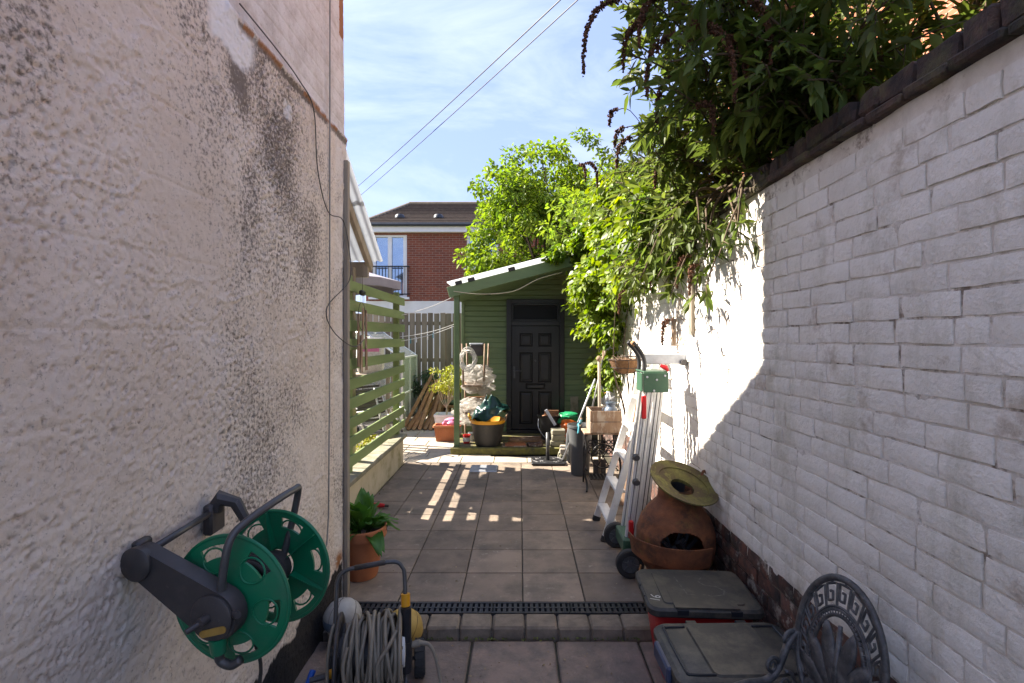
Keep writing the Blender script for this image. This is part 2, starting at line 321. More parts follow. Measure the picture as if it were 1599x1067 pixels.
rope_thin = mat('pale cord', (.55, .48, .36), rough=.8, bump=0)
orange_bag = mat('orange bag', (.72, .16, .02), (.6, .12, .015), rough=.4, bump=.5, bscale=40, bdist=.01)
green_bag = mat('green bag', (.02, .30, .12), (.018, .22, .09), rough=.35, bump=.5, bscale=40, bdist=.01)
pink_bag = mat('pink bag', (.72, .25, .42), (.6, .2, .36), rough=.4, bump=.5, bscale=40, bdist=.01)
cardboard = mat('brown cardboard', (.33, .17, .09), (.25, .13, .07), rough=.85, bump=.2)
grey_bin = mat('grey bin plastic', (.10, .105, .11), (.085, .09, .094), rough=.42, bump=.05, dirt=(.17, .165, .155), dscale=5, dlo=.55, dhi=.75, dmax=.4)
churn_blue = mat('blue grey enamel', (.10, .13, .18), (.075, .10, .14), rough=.4, bump=.1)
teal_pl = mat('teal plastic', (.05, .26, .33), rough=.45, bump=.1)
coir = mat('coconut fibre', (.24, .13, .06), (.15, .08, .04), rough=.95, scale=30, bump=.9, bscale=90, bdist=.012)
canopy_grey = mat('grey parasol cloth', (.30, .29, .33), (.26, .25, .29), rough=.85, bump=.1)
roof_plastic = mat('milky corrugated plastic', (.62, .66, .72), (.52, .56, .62), rough=.25, scale=3, bump=.05, trans=.12, tcol=(.6, .65, .72), dirt=(.40, .40, .38), dscale=3, dlo=.55, dhi=.75, dmax=.5)
bitumen = mat('bitumen', (.03, .03, .032), rough=.6, bump=.3)
cable_dark = mat('dark cable', (.03, .03, .032), rough=.6, bump=0)
cable_grey = mat('painted cable', (.27, .26, .25), rough=.6, bump=0)
leaf_tree = mat('tree leaf', (.17, .235, .028), (.12, .185, .022), rough=.5, scale=1.2, bump=0, trans=.5, island=.35, spec=.35)
leaf_bud = mat('buddleja leaf', (.108, .138, .030), (.07, .10, .022), rough=.5, scale=2, bump=0, trans=.46, island=.35, spec=.3)
leaf_ivy = mat('climber leaf', (.19, .24, .022), (.10, .165, .018), rough=.45, scale=2.2, bump=0, trans=.38, island=.4, spec=.4)
leaf_pot = mat('broad pot plant leaf', (.085, .20, .03), (.06, .155, .022), rough=.42, scale=8, bump=.2, bscale=30, trans=.3, island=.2)
leaf_var = mat('variegated leaf', (.42, .40, .05), (.22, .26, .035), rough=.5, scale=9, bump=0, trans=.3, island=.3)
leaf_dark = mat('grey green leaf', (.07, .115, .055), (.05, .09, .04), rough=.55, scale=5, bump=0, trans=.25, island=.3)
bark = mat('bark', (.075, .052, .036), (.045, .033, .025), rough=.9, scale=16, bump=.6, bscale=40)
stem_bud = mat('buddleja stem', (.11, .075, .045), (.07, .05, .032), rough=.85, scale=16, bump=.3)
panicle_mat = mat('dead flower spike', (.135, .06, .032), (.075, .036, .022), rough=.95, scale=30, bump=.6, island=.4)
def brick_mat(name, c1, c2, mortar, bw=.225, rh=.075, axis='XZ', rough=.85):
    m = bpy.data.materials.new(name); m.use_nodes = True; N = m.node_tree.nodes; K = m.node_tree.links.new; b = N['Principled BSDF']
    g = N.new('ShaderNodeNewGeometry'); s = N.new('ShaderNodeSeparateXYZ'); c = N.new('ShaderNodeCombineXYZ'); K(g.outputs['Position'], s.inputs[0])
    K(s.outputs[axis[0]], c.inputs[0]); K(s.outputs[axis[1]], c.inputs[1])
    t = N.new('ShaderNodeTexBrick'); K(c.outputs[0], t.inputs[0]); t.inputs['Scale'].default_value = 1; t.inputs['Brick Width'].default_value = bw; t.inputs['Row Height'].default_value = rh
    t.inputs['Mortar Size'].default_value = .006; t.inputs['Mortar Smooth'].default_value = .3; t.inputs['Color1'].default_value = rgb(c1); t.inputs['Color2'].default_value = rgb(c2); t.inputs['Mortar'].default_value = rgb(mortar)
    K(t.outputs[0], b.inputs['Base Color']); b.inputs['Roughness'].default_value = rough
    bp = N.new('ShaderNodeBump'); bp.inputs['Strength'].default_value = .4; bp.inputs['Distance'].default_value = .01; bp.invert = True; K(t.outputs['Fac'], bp.inputs['Height']); K(bp.outputs[0], b.inputs['Normal'])
    return m
brick_far = brick_mat('red brick far house', (.235, .062, .032), (.165, .045, .026), (.30, .23, .18))
brick_orange = brick_mat('orange brick neighbour', (.36, .11, .045), (.28, .085, .04), (.33, .25, .18), axis='YZ')
brick_rear = brick_mat('brick of the house', (.22, .075, .045), (.16, .055, .038), (.32, .28, .23), axis='XZ')

# rendered wall: stains and white patches with their own shapes come in as attributes
def render_wall_mat():
    m = bpy.data.materials.new('rough pinkish render'); m.use_nodes = True; N = m.node_tree.nodes; K = m.node_tree.links.new; b = N['Principled BSDF']
    g = N.new('ShaderNodeNewGeometry')
    def noise(s, d=6, r=.6):
        n = N.new('ShaderNodeTexNoise'); n.inputs['Scale'].default_value = s; n.inputs['Detail'].default_value = d; n.inputs['Roughness'].default_value = r; K(g.outputs['Position'], n.inputs['Vector']); return n.outputs['Fac']
    def mixc(f, a, bcol):
        x = N.new('ShaderNodeMix'); x.data_type = 'RGBA'; K(f, x.inputs[0])
        if isinstance(a, tuple): x.inputs[6].default_value = rgb(a)
        else: K(a, x.inputs[6])
        if isinstance(bcol, tuple): x.inputs[7].default_value = rgb(bcol)
        else: K(bcol, x.inputs[7])
        return x.outputs[2]
    def rng(f, lo, hi, mx=1):
        q = N.new('ShaderNodeMapRange'); q.inputs[1].default_value = lo; q.inputs[2].default_value = hi; q.inputs[4].default_value = mx; K(f, q.inputs[0]); return q.outputs[0]
    def attr(n):
        a = N.new('ShaderNodeAttribute'); a.attribute_name = n; return a.outputs['Fac']
    c = mixc(rng(noise(1.6), .35, .65), (.75, .66, .565), (.65, .55, .455))
    c = mixc(rng(noise(5, 8, .7), .5, .72, .55), c, (.68, .62, .585))
    c = mixc(rng(noise(26, 6, .75), .57, .68, .55), c, (.36, .28, .225))
    c = mixc(rng(noise(75, 4, .7), .60, .68, .6), c, (.24, .19, .155))
    c = mixc(rng(noise(2.6, 9, .8), .60, .64, .5), c, (.80, .75, .70))
    c = mixc(attr('pale'), c, mixc(rng(noise(7, 9, .75), .42, .66), (.74, .70, .665), (.52, .46, .41)))
    # mould specks: fine noise thresholded by the stain map
    sp = N.new('ShaderNodeMath'); sp.operation = 'ADD'; K(noise(62, 4, .6), sp.inputs[0])
    st = N.new('ShaderNodeMath'); st.operation = 'MULTIPLY'; st.inputs[1].default_value = .38; K(attr('mould'), st.inputs[0]); K(st.outputs[0], sp.inputs[1])
    c = mixc(rng(sp.outputs[0], .62, .82, .8), c, (.085, .068, .056))
    c = mixc(attr('white_patch'), c, (.80, .79, .77))
    c = mixc(attr('rusty'), c, (.34, .15, .06))
    c = mixc(attr('tar'), c, (.028, .026, .026))
    K(c, b.inputs['Base Color']); b.inputs['Roughness'].default_value = .82; b.inputs['Specular IOR Level'].default_value = .25
    bp = N.new('ShaderNodeBump'); bp.inputs['Strength'].default_value = .65; bp.inputs['Distance'].default_value = .007; K(noise(130, 7, .82), bp.inputs['Height']); K(bp.outputs[0], b.inputs['Normal'])
    return m
render_mat = render_wall_mat()
# ------------------------------------------------------------------ ground
XL, YC, XR = -1.15, 3.34, 1.27
LOW = -.065
g = MB().grid(lambda u, v: ((u-.5)*800, (v-.3)*800, -.16), 8, 8).build('ground', earth); tag(g, kind='structure')
def paving(name, m, items, th, parent=None, bev=.004, jit=.0015):
    for (cx, cy, sx, sy, z) in items:
        me = paving.cache.get((name, round(sx, 3), round(sy, 3)))
        if me is None:
            me = MB().cbox((0, 0, -th/2), (sx, sy, th), bev).mesh(name, m); paving.cache[(name, round(sx, 3), round(sy, 3))] = me
        put(me, name, parent, (cx, cy, z+rnd.uniform(-jit, jit)), (rnd.uniform(-.003, .003), rnd.uniform(-.003, .003), rnd.uniform(-.003, .003)))
paving.cache = {}
patio = tag(MB().box((-.13, 4.93, -.04), (2.8, 3.38, .058)).build('patio', joint_mat), kind='structure')
items = []
for j in range(9):
    y0 = 3.233+.005+j*.393
    for i in range(-4, 4):
        a, b_ = .017+i*.3985, .017+(i+1)*.3985
        a, b_ = max(a, -1.54), min(b_, 1.265)
        if b_-a < .03: continue
        if j == 0 and b_ < -1.16: continue
        items.append(((a+b_)/2, y0+.1965, b_-a-.007, .386, 0))
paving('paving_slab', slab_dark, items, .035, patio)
terrace = tag(MB().box((-1.3, 8.7, -.04), (8.2, 3.9, .05)).build('terrace', joint_mat), kind='structure')
items = []
j = 0; y0 = 6.785
while y0 < 10.4:
    d = (.33, .30, .45)[j % 3]; x0 = -2.45-(.21 if j % 2 else 0)
    while x0 < (1.1 if y0 < 7.1 else -.8):
        sx = rnd.choice((.45, .45, .6, .3)); items.append((x0+sx/2, y0+d/2, sx-.008, d-.008, .004)); x0 += sx
    y0 += d; j += 1
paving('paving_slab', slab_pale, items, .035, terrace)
side = tag(MB().box((-3.6, 5.3, -.03), (3.95, 4.2, .05)).build('side_yard', slab_pale), kind='structure')
lower = tag(MB().box((.05, .9, LOW-.045), (2.5, 4.08, .06)).build('lower_yard', joint_mat), kind='structure')
items = []
for j in range(4):
    y1 = 2.935-j*.46
    for i in range(-3, 3):
        a = -.275+i*.478+(.0 if j % 2 == 0 else .2); items.append((a+.239, y1-.23, .466, .450, LOW))
paving('riven_slab', slab_low, items, .03, lower, bev=.008, jit=.002)
# kerb blocks and channel drain
kerb = tag(MB().box((.06, 3.03, -.09), (2.42, .13, .10)).build('kerb', grime), kind='structure')
for i in range(13):
    x = -1.03+i*.1925
    MB().cbox((0, 0, 0), (.186, .152, .10), .011, jit=.0025).build('kerb_block', kerb_mat, kerb, loc=(x, 3.030+rnd.uniform(-.003, .003), -.053+rnd.uniform(-.002, .002)), rot=(0, 0, rnd.uniform(-.012, .012)))
dr = thing('drain_channel', 'black slotted channel drain running across behind the kerb blocks', 'drain', (0, 3.17, 0))
MB().box((.05, 0, -.055), (2.4, .116, .006)).build('channel', black_plastic, dr)
for k in range(5):
    x0 = -1.14+k*.482; q = MB()
    for yy in (-.056, 0, .056): q.box((x0+.239, yy, -.011), (.476, .013, .02))
    for i in range(15): q.box((x0+.012+i*.0338, 0, -.012), (.019, .10, .017))
    q.build('grating', black_plastic, dr)
mh = thing('access_cover', 'pale galvanised square drain cover set in dark paving before the shed', 'drain cover', (-.46, 6.47, 0))
MB().cbox((0, 0, .006), (.345, .33, .008), .003).build('frame', galv, mh); MB().cbox((0, 0, .0115), (.315, .30, .007), .003).build('plate', galv, mh)

# ------------------------------------------------------------------ the rendered house on the left
house = thing('rendered_house', 'house side wall in rough stained pinkish render with black tarred base', 'house', (0, 0, 0))
st = .0056
ys = np.arange(.6, YC+.001, st); zs = np.arange(LOW-.03, 3.95, st); Y, Z = np.meshgrid(ys, zs)
over = 1/(1+np.exp(-(Y-1.93-.02*np.sin(Z*9))*70))            # thicker roughcast right of the seam
top = 1/(1+np.exp(-(Z-2.985-.03*(fbm(Y*3, Z*0, 5)-.5))*90))    # smooth painted upper storey
rough = fbm(Y*72, Z*72, 1, 2, .6); lump = fbm(Y*13, Z*15, 2, 3, .55); big = fbm(Y*1.3, Z*1.5, 3, 4); led = np.abs(fbm(Y*2.2, Z*5, 4, 4)-.5)*2
course = np.abs(((Z+.02*fbm(Y*1.2, Z*.7, 9)) % .245)/.245-.5)*2
pit = fbm(Y*78, Z*78, 61, 2, .6)*(.80+.42*fbm(Y*2.6, Z*2.6, 64))
h = .020*(big-.5)+(.006*(lump-.5)+(.0030*np.clip((rough-.40)*2.0, -.3, 1)-.0075*np.clip((pit-.64)*6, 0, 1))*np.clip(.25+2.2*(fbm(Y*1.7, Z*1.7, 90, 3)-.28), .25, 1.25))*(1-top)*(.9+.4*over)+.004*np.exp(-(led/.05)**2)*(1-top)*(fbm(Y*2, Z*2, 77) > .52)
h += -.0025*np.exp(-((1-course)/.05)**2)*(1-over*.8)*(fbm(Y*1.5, Z*1.5, 70) > .45)+.005*over*(1-top)
h += .012*np.exp(-((Z-2.985-.02*(fbm(Y*4, Z*0, 8)-.5))/.018)**2)*(fbm(Y*7, Z*2, 6) > .42)-.006*top
h += -.003*np.exp(-((1-np.abs(((Z-2.985) % .0815)/.0815-.5)*2)/.12)**2)*top
tarline = .215+.09*(fbm(Y*16, Z*1.5, 12, 4)-.5)+.05*np.clip((Y-3.1)/.2, 0, 1)-.03*(Y < 2.6)
tar = np.clip((tarline-Z)/.012, 0, 1)
strip = (Y > YC-.06)
tar = np.where(strip, tar*0, tar); h = h*(1-tar*.35)+np.where(strip, .0, 0)
mould = np.clip((fbm(Y*3.2, Z*2.2, 20, 4)-.24)*2.0, 0, 1)*(.45+.55*np.clip((Z-.5)/2.2, 0, 1))*np.clip((Y-1.55)/.6, 0, 1)*np.clip((3.2-Y)/.35, 0, 1)*(1-top)
mould = np.maximum(mould*.85, 1.12*np.exp(-((Y-2.06-.25*(2.78-Z))/.10)**2-((Z-2.72)/.17)**2))
mould = np.maximum(mould, 1.2*np.exp(-((Z-2.955)/.022)**2)*(fbm(Y*6, Z*3, 44) > .40))
mould = np.maximum(mould, .45*np.clip((fbm(Y*2.5, Z*2.5, 23, 3)-.5)*4, 0, 1)*(1-top))
white_patch = np.clip(2.2*np.exp(-((Y-2.03)/.15)**4-((Z-2.90-.2*(fbm(Y*9, Z*9, 30)-.5))/.085)**4)-.3, 0, 1)  # whiter patch mixed into the render colour just below the upper storey
white_patch = np.maximum(white_patch, np.clip(1.5*np.exp(-((Y-2.50)/.05)**4-((Z-2.80)/.05)**4)-.5, 0, .7))
pale = np.clip(top*.95+np.clip((Y-3.12)/.04, 0, 1)*.6, 0, 1)
rusty = np.clip(np.exp(-((Z-2.972)/.014)**2)*(fbm(Y*9, Z*3, 31) > .5)*.9+np.exp(-((Y-3.22)/.06)**2-((Z-.27)/.05)**2)*1.3*(fbm(Y*30, Z*30, 40) > .4)+(Z > 3.62)*(Y > YC-.08), 0, 1)
V = np.stack([XL+h.ravel(), Y.ravel(), Z.ravel()], 1); ny, nz = len(ys), len(zs)
a = (np.arange(nz-1)[:, None]*ny+np.arange(ny-1)[None]).ravel(); F = np.stack([a, a+ny, a+ny+1, a+1], 1)[:, ::-1]
F = np.stack([a, a+1, a+ny+1, a+ny], 1)
me = npmesh('side_wall', V, F, render_mat, True)
for nm, arr in (('mould', mould), ('white_patch', white_patch), ('pale', pale), ('rusty', rusty), ('tar', tar)):
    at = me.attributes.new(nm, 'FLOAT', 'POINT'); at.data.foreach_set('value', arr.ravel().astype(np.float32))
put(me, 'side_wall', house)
MB().box((XL-3.04, 1.0-.01, 2.6), (6.0, 4.66, 5.4)).build('masonry', brick_rear, house)
MB().box((XL-.02, -.4, 2.6), (.05, 2.0, 5.4)).box((XL-.02, 1.96, 4.62), (.05, 2.72, 1.36)).build('upper_render', white_paint, house)
MB().add([(XL+.12, -1.7, 5.25), (XL+.12, 3.45, 5.25), (XL-3, 3.45, 7.2), (XL-3, -1.7, 7.2), (XL-6.4, 3.45, 5.25), (XL-6.4, -1.7, 5.25)], [(0, 1, 2, 3), (3, 2, 4, 5), (0, 3, 5), (1, 4, 2), (0, 5, 4, 1)]).build('roof', gutter_dark, house)
MB().cbox((XL+.022, YC-.03, 1.41), (.028, .045, 2.84), .004).build('corner_batten', timber_grey, house)
MB().tube([(XL+.022, 3.02, 3.95), (XL+.02, 3.02, 2.5), (XL+.022, 3.01, 1.3), (XL+.02, 3.0, .62), (XL+.021, 2.97, .47), (XL+.021, 2.9, .42)], .0045, 6).build('grey_cable', cable_grey, house)
MB().tube(smoothpath([(XL+.02, 2.05, 3.03), (XL+.022, 2.35, 3.02), (XL+.02, 2.6, 3.0), (XL+.022, 2.78, 2.93), (XL+.02, 2.84, 2.62), (XL+.025, 2.98, 2.42), (XL+.035, 3.2, 2.42), (XL+.045, 3.29, 2.25), (XL+.05, 3.28, 2.05), (XL+.02, 2.98, 1.86), (XL+.03, 3.05, 1.72), (XL+.05, 3.36, 1.62), (-1.2, 3.9, 1.66)]), .0032, 6).build('black_cable', mat('dusty cable', (.10, .09, .08), rough=.7, bump=0), house)

# ------------------------------------------------------------------ white brick boundary wall on the right
wall = thing('boundary_wall', 'tall white painted old brick wall with dark brick coping', 'wall', (XR, 3, LOW))
CH, ZW, ZT = .0815, .505, 2.45
def brick_var(l, hh, s, m):
    q = MB(); nu, nv = 5, 2
    fr = []
    for j in range(nv+1):
        for i in range(nu+1):
            e = (i in (0, nu)) or (j in (0, nv)); corner = (i in (0, nu)) and (j in (0, nv))
            yy = (i/nu-.5)*l; zz = (j/nv-.5)*hh
            if i in (1, nu-1): yy = math.copysign(l/2-.012, yy)
            fr.append((.0065 if corner else (.0042 if e else rnd.uniform(-.003, .003)), yy+rnd.uniform(-.0025, .002), zz+rnd.uniform(-.0025, .002)))
    b = [i for i in range(nu+1)]+[(j+1)*(nu+1)-1 for j in range(1, nv+1)]+[nv*(nu+1)+i for i in range(nu-1, -1, -1)]+[j*(nu+1) for j in range(nv-1, 0, -1)]
    vs = fr+[(.035, fr[k][1], fr[k][2]) for k in b]; n = len(fr)
    fs = [(j*(nu+1)+i, (j+1)*(nu+1)+i, (j+1)*(nu+1)+i+1, j*(nu+1)+i+1) for j in range(nv) for i in range(nu)]
    fs += [(b[k], b[(k+1) % len(b)], n+(k+1) % len(b), n+k) for k in range(len(b))]
    q.add(vs, fs); return q
hb = CH-.0085
VARW = {L_: [brick_var(L_, hb, k, white_paint) for k in range(7)] for L_ in (.226, .168, .107)}
MEW = {L_: [q.mesh('brick', white_paint, 50) for q in VARW[L_]] for L_ in VARW}
MES = {L_: [q.mesh('brick', sooty_brick, 40) for q in VARW[L_]] for L_ in VARW}
wob = lambda y, z: .010*math.sin(y*1.1+.6)+.006*math.sin(y*2.7+z*2)
indiv = []; rest = MB(); rest_s = MB()
nc = int((ZT-LOW)/CH)
for c in range(nc):
    z = LOW+.01+(c+.5)*CH
    white = z-CH/2 > ZW-.045
    y = -.4+(.12 if c % 2 else 0)-rnd.uniform(0, .05); n = 0
    while y < 8.2:
        l = .107 if rnd.random() < .13 else (.168 if rnd.random() < .08 else .226)
        yc = y+l/2; y += l+.0075+rnd.uniform(0, .004)
        zz = z+wob(yc, z)*.6; xx = XR+rnd.uniform(-.002, .0025)+.006*math.sin(yc*.9+z)
        indiv.append((abs(yc-2.1), l, xx, yc, zz, white))
sel_w = sorted([b for b in indiv if b[5] and b[3] > 1.2], key=lambda b: b[3])[:296]
ids = set(id(b) for b in sel_w) | set(id(b) for b in indiv if not b[5] and 1.7 < b[3] < 4.4)
for b in indiv:
    k = rnd.randrange(7); rot = (rnd.uniform(-.012, .012), rnd.uniform(-.008, .008), rnd.uniform(-.008, .008))
    if id(b) in ids: put((MEW if b[5] else MES)[b[1]][k], 'brick', wall, (b[2]-XR, b[3]-3, b[4]-LOW), rot)
    else:
        M = Matrix.Translation((b[2]-XR, b[3]-3, b[4]-LOW)) @ Euler(rot).to_matrix().to_4x4()
        (rest if b[5] else rest_s).add(VARW[b[1]][k].v, VARW[b[1]][k].f, M)
tag(rest.build('brickwork', white_paint, wall, 50), kind='stuff'); tag(rest_s.build('bare_brickwork', sooty_brick, wall, 40), kind='stuff')
def mortar(name, z0, z1, m, off):
    ys = np.arange(-.5, 8.3, .03); zs = np.linspace(z0, z1, max(3, int((z1-z0)/.02))); Yg, Zg = np.meshgrid(ys, zs)
    X = off+.0075*(fbm(Yg*9, Zg*9, 50)-.5)*2+.006*np.sin(Yg*.9+Zg); V = np.stack([X.ravel(), Yg.ravel()-3, Zg.ravel()-LOW], 1)
    n, k = len(ys), len(zs); a = (np.arange(k-1)[:, None]*n+np.arange(n-1)[None]).ravel()
    put(npmesh(name, V, np.stack([a, a+n, a+n+1, a+1], 1), m, True), name, wall)
mortar('painted_mortar', ZW-.045, ZT+.005, mortar_paint, .0085); mortar('bare_mortar', LOW, ZW-.045, grime, .010)
MB().box((.135, 1.0, 1.25), (.22, 8.7, 2.5)).build('core', grime, wall)
y = -.3; 
me_c = [MB().cbox((0, 0, 0), (.26, l_, .088), .011, jit=.007).mesh('coping_brick', coping_mat) for l_ in (.105, .16, .22, .105)]
me_t = [MB().cbox((0, 0, 0), (.30, .17, .03), .006, jit=.003).mesh('creasing_tile', coping_mat) for k in range(3)]
while y < 7.6:
    k = rnd.randrange(4); l_ = (.105, .16, .22, .105)[k]
    put(me_c[k], 'coping_brick', wall, (.115+rnd.uniform(-.006, .006), y+l_/2-3, ZT+.086-LOW+rnd.uniform(-.008, .006)), (rnd.uniform(-.02, .02), rnd.uniform(-.03, .03), rnd.uniform(-.02, .02))); y += l_+.008
y = -.3
while y < 7.6:
    put(me_t[rnd.randrange(3)], 'creasing_tile', wall, (.115+rnd.uniform(-.006, .006), y-3+.085, ZT+.022-LOW+rnd.uniform(-.004, .004)), (rnd.uniform(-.02, .02), rnd.uniform(-.02, .02), rnd.uniform(-.02, .02))); y += .178
# ------------------------------------------------------------------ far brick house
bh = thing('brick_house', 'two storey red brick house beyond the fence with brown tiled roof', 'house', (0, 17, 0))
X0, X1 = -5.15, 2.6
q = MB(); ZB = 2.86
wins = [(-4.95, -3.78, 2.98, 5.07), (-1.78, -.72, 3.95, 5.06)]
def facade(q, x0, x1, z0, z1, holes, y=0, th=.25):      # wall with real openings
    xs = sorted({x0, x1, *[h[0] for h in holes], *[h[1] for h in holes]}); zz = sorted({z0, z1, *[h[2] for h in holes], *[h[3] for h in holes]})
    for i in range(len(xs)-1):
        for j in range(len(zz)-1):
            cx, cz = (xs[i]+xs[i+1])/2, (zz[j]+zz[j+1])/2
            if any(h[0] < cx < h[1] and h[2] < cz < h[3] for h in holes): continue
            q.box((cx, y+th/2, cz), (xs[i+1]-xs[i], th, zz[j+1]-zz[j]))
facade(q, X0, X1, ZB, 5.16, wins); q.build('brick_wall', brick_far, bh)
MB().box(((X0+X1)/2, .13, ZB/2-.05), (X1-X0, .28, ZB+.1)).build('render_band', white_render, bh)
MB().box((X0+.13, 3.6, 2.6), (.25, 6.6, 5.2)).box((X1-.13, 3.6, 2.6), (.25, 6.6, 5.2)).box(((X0+X1)/2, 6.9, 2.6), (X1-X0-.5, .25, 5.2)).build('rear_walls', brick_far, bh)
MB().box(((X0+X1)/2, -.16, 5.235), (X1-X0+.3, .04, .19)).box(((X0+X1)/2, -.08, 5.15), (X1-X0+.3, .17, .02)).build('fascia_board', upvc, bh)
MB().tube([(X0-.2, -.24, 5.37), (X1+.2, -.24, 5.37)], .06, 10).build('gutter', gutter_dark, bh)
tile_mats = [mat('brown roof tile %d' % k, c, rough=.85, scale=7, bump=.3, rand=.15, dirt=(.14, .125, .09), dscale=6) for k, c in enumerate([(.115, .085, .062), (.10, .072, .052)])]
roof = MB().add([(X0-.2, -.22, 5.36), (X1+.2, -.22, 5.36), (X1+.2, 7.2, 5.36), (X0-.2, 7.2, 5.36), (X0+.72, 3.5, 6.98), (X1-.9, 3.5, 6.98)], [(0, 1, 5, 4), (1, 2, 5), (2, 3, 4, 5), (3, 0, 4), (3, 2, 1, 0)]).build('roof', tile_mats[1], bh)
for r in range(15):        # tile courses stepping up the front slope
    t0, t1 = r/15, (r+1.0)/15; ya, za = -.24+3.72*t0, 5.375+1.62*t0; yb, zb = -.24+3.72*t1, 5.375+1.62*t1
    xa, xb = X0-.2+.92*t0, X1+.2-1.1*t0
    MB().add([(xa, ya, za-.02), (xb, ya, za-.02), (xb, ya, za+.045), (xa, ya, za+.045), (xa+.06, yb+.05, zb+.012), (xb-.06, yb+.05, zb+.012)], [(0, 1, 2, 3), (3, 2, 5, 4)]).build('tile_course', tile_mats[r % 2], bh)
MB().tube([(X0+.70, 3.5, 7.02), (X1-.9, 3.5, 7.02)], .09, 8).tube([(X0+.7, 3.5, 7.02), (X0-.2, -.2, 5.40)], .07, 8).build('ridge_tiles', mat('ridge tile', (.25, .20, .14), rough=.85), bh)
for xx in (-4.2, -2.85):
    MB().lathe([(.001, .08), (.12, .08), (.17, .02), (.18, -.06)], 12, Matrix.Translation((xx, .78, 5.86))).build('roof_vent', gutter_dark, bh, 40)
def window(parent, x0, x1, z0, z1, muls, y=.06, bars=(), m=upvc):
    q = MB(); f = .07
    for xx in (x0+f/2, x1-f/2): q.box((xx, y, (z0+z1)/2), (f, .08, z1-z0))
    for zz in (z0+f/2, z1-f/2): q.box(((x0+x1)/2, y+.001, zz), (x1-x0-2*f, .078, f))
    for xx in muls: q.box((xx, y-.002, (z0+z1)/2), (.13, .076, z1-z0-2*f))
    for zz in bars: q.box(((x0+x1)/2, y-.003, zz), (x1-x0-2*f, .06, .05))
    fr = q.build('window', m, parent); xs = [x0+f]+sorted(muls)+[x1-f]
    for i in range(len(xs)-1): MB().box(((xs[i]+xs[i+1])/2, y+.03, (z0+z1)/2), (xs[i+1]-xs[i], .012, z1-z0-2*f)).build('pane', window_dark, fr)
    return fr
fw = window(bh, *wins[0], [-4.36], bars=()); fw.name = 'french_window'
MB().box((-3.86, .05, 4.02), (.09, .07, 2.0)).box((-4.87, .05, 4.02), (.09, .07, 2.0)).build('door_stile', upvc, fw)
MB().box((-4.36, -.02, 2.95), (1.35, .2, .07)).build('sill', upvc, bh)
q = MB().box((-4.36, -.14, 4.0), (1.34, .035, .04)).box((-4.36, -.14, 3.08), (1.34, .035, .04))
for k in range(13): q.box((-5.0+k*.1075, -.14, 3.54), (.016, .016, .9))
for xx in (-5.02, -3.70): q.box((xx, -.07, 4.0), (.03, .14, .03)).box((xx, -.07, 3.08), (.03, .14, .03))
q.build('balcony_railing', iron_black, bh)
window(bh, *wins[1], [-1.25], bars=(4.45,)); MB().box((-1.25, -.03, 3.92), (1.25, .2, .06)).build('sill', upvc, bh)
# neighbour's orange brick house beyond the boundary wall
nh = thing('neighbour_house', 'orange brick house with a white window behind the dark shrub', 'house', (5.0, 0, 0))
wy = [(7.35, 8.65, 4.6, 6.3), (3.9, 4.9, 4.4, 5.9)]
q = MB(); xs = sorted({.5, 13, *[a for h in wy for a in h[:2]]}); zz = sorted({-.1, 7.6, *[a for h in wy for a in h[2:]]})
for i in range(len(xs)-1):
    for j in range(len(zz)-1):
        cy, cz = (xs[i]+xs[i+1])/2, (zz[j]+zz[j+1])/2
        if any(h[0] < cy < h[1] and h[2] < cz < h[3] for h in wy): continue
        q.box((.15, cy, cz), (.3, xs[i+1]-xs[i], zz[j+1]-zz[j]))
q.build('brick_wall', brick_orange, nh)
for (a, b_, c, d) in wy:
    q = MB()
    for yy in (a+.06, b_-.06, (a+b_)/2): q.box((.06, yy, (c+d)/2), (.10, .12, d-c))
    for z_ in (c+.05, d-.05, (c+d)/2+.1): q.box((.062, (a+b_)/2, z_), (.09, b_-a-.01, .10))
    fr = q.build('window', upvc, nh); MB().box((.10, (a+b_)/2, (c+d)/2), (.02, b_-a-.1, d-c-.1)).build('pane', window_dark, fr)
    MB().box((-.03, (a+b_)/2, c-.06), (.2, b_-a+.2, .1)).build('sill', upvc, nh)
MB().add([(-.4, .1, 7.55), (-.4, 13.4, 7.55), (3, 13.4, 9.6), (3, .1, 9.6), (6, 13.4, 7.55), (6, .1, 7.55)], [(0, 3, 2, 1), (3, 5, 4, 2), (0, 5, 3), (1, 2, 4), (0, 1, 4, 5)]).build('roof', tile_mats[0], nh)
# overhead wires
for i, (a, b_, t0, t1) in enumerate([((566, 282), (866, 0), -.4, 1.45), ((568, 298), (893, 0), -.4, 1.45)]):
    A, B = px(*a, 17), px(*b_, 6.5); P = [A+(B-A)*(t0+(t1-t0)*k/24)-Vector((0, 0, .10*math.sin(math.pi*k/24))) for k in range(25)]
    o = MB().tube(P, .009 if i == 0 else .008, 6).build('overhead_wire', cable_dark)
    tag(o, ['upper of the two overhead wires crossing the sky', 'lower of the two overhead wires crossing the sky'][i], 'wire', 'overhead wires')

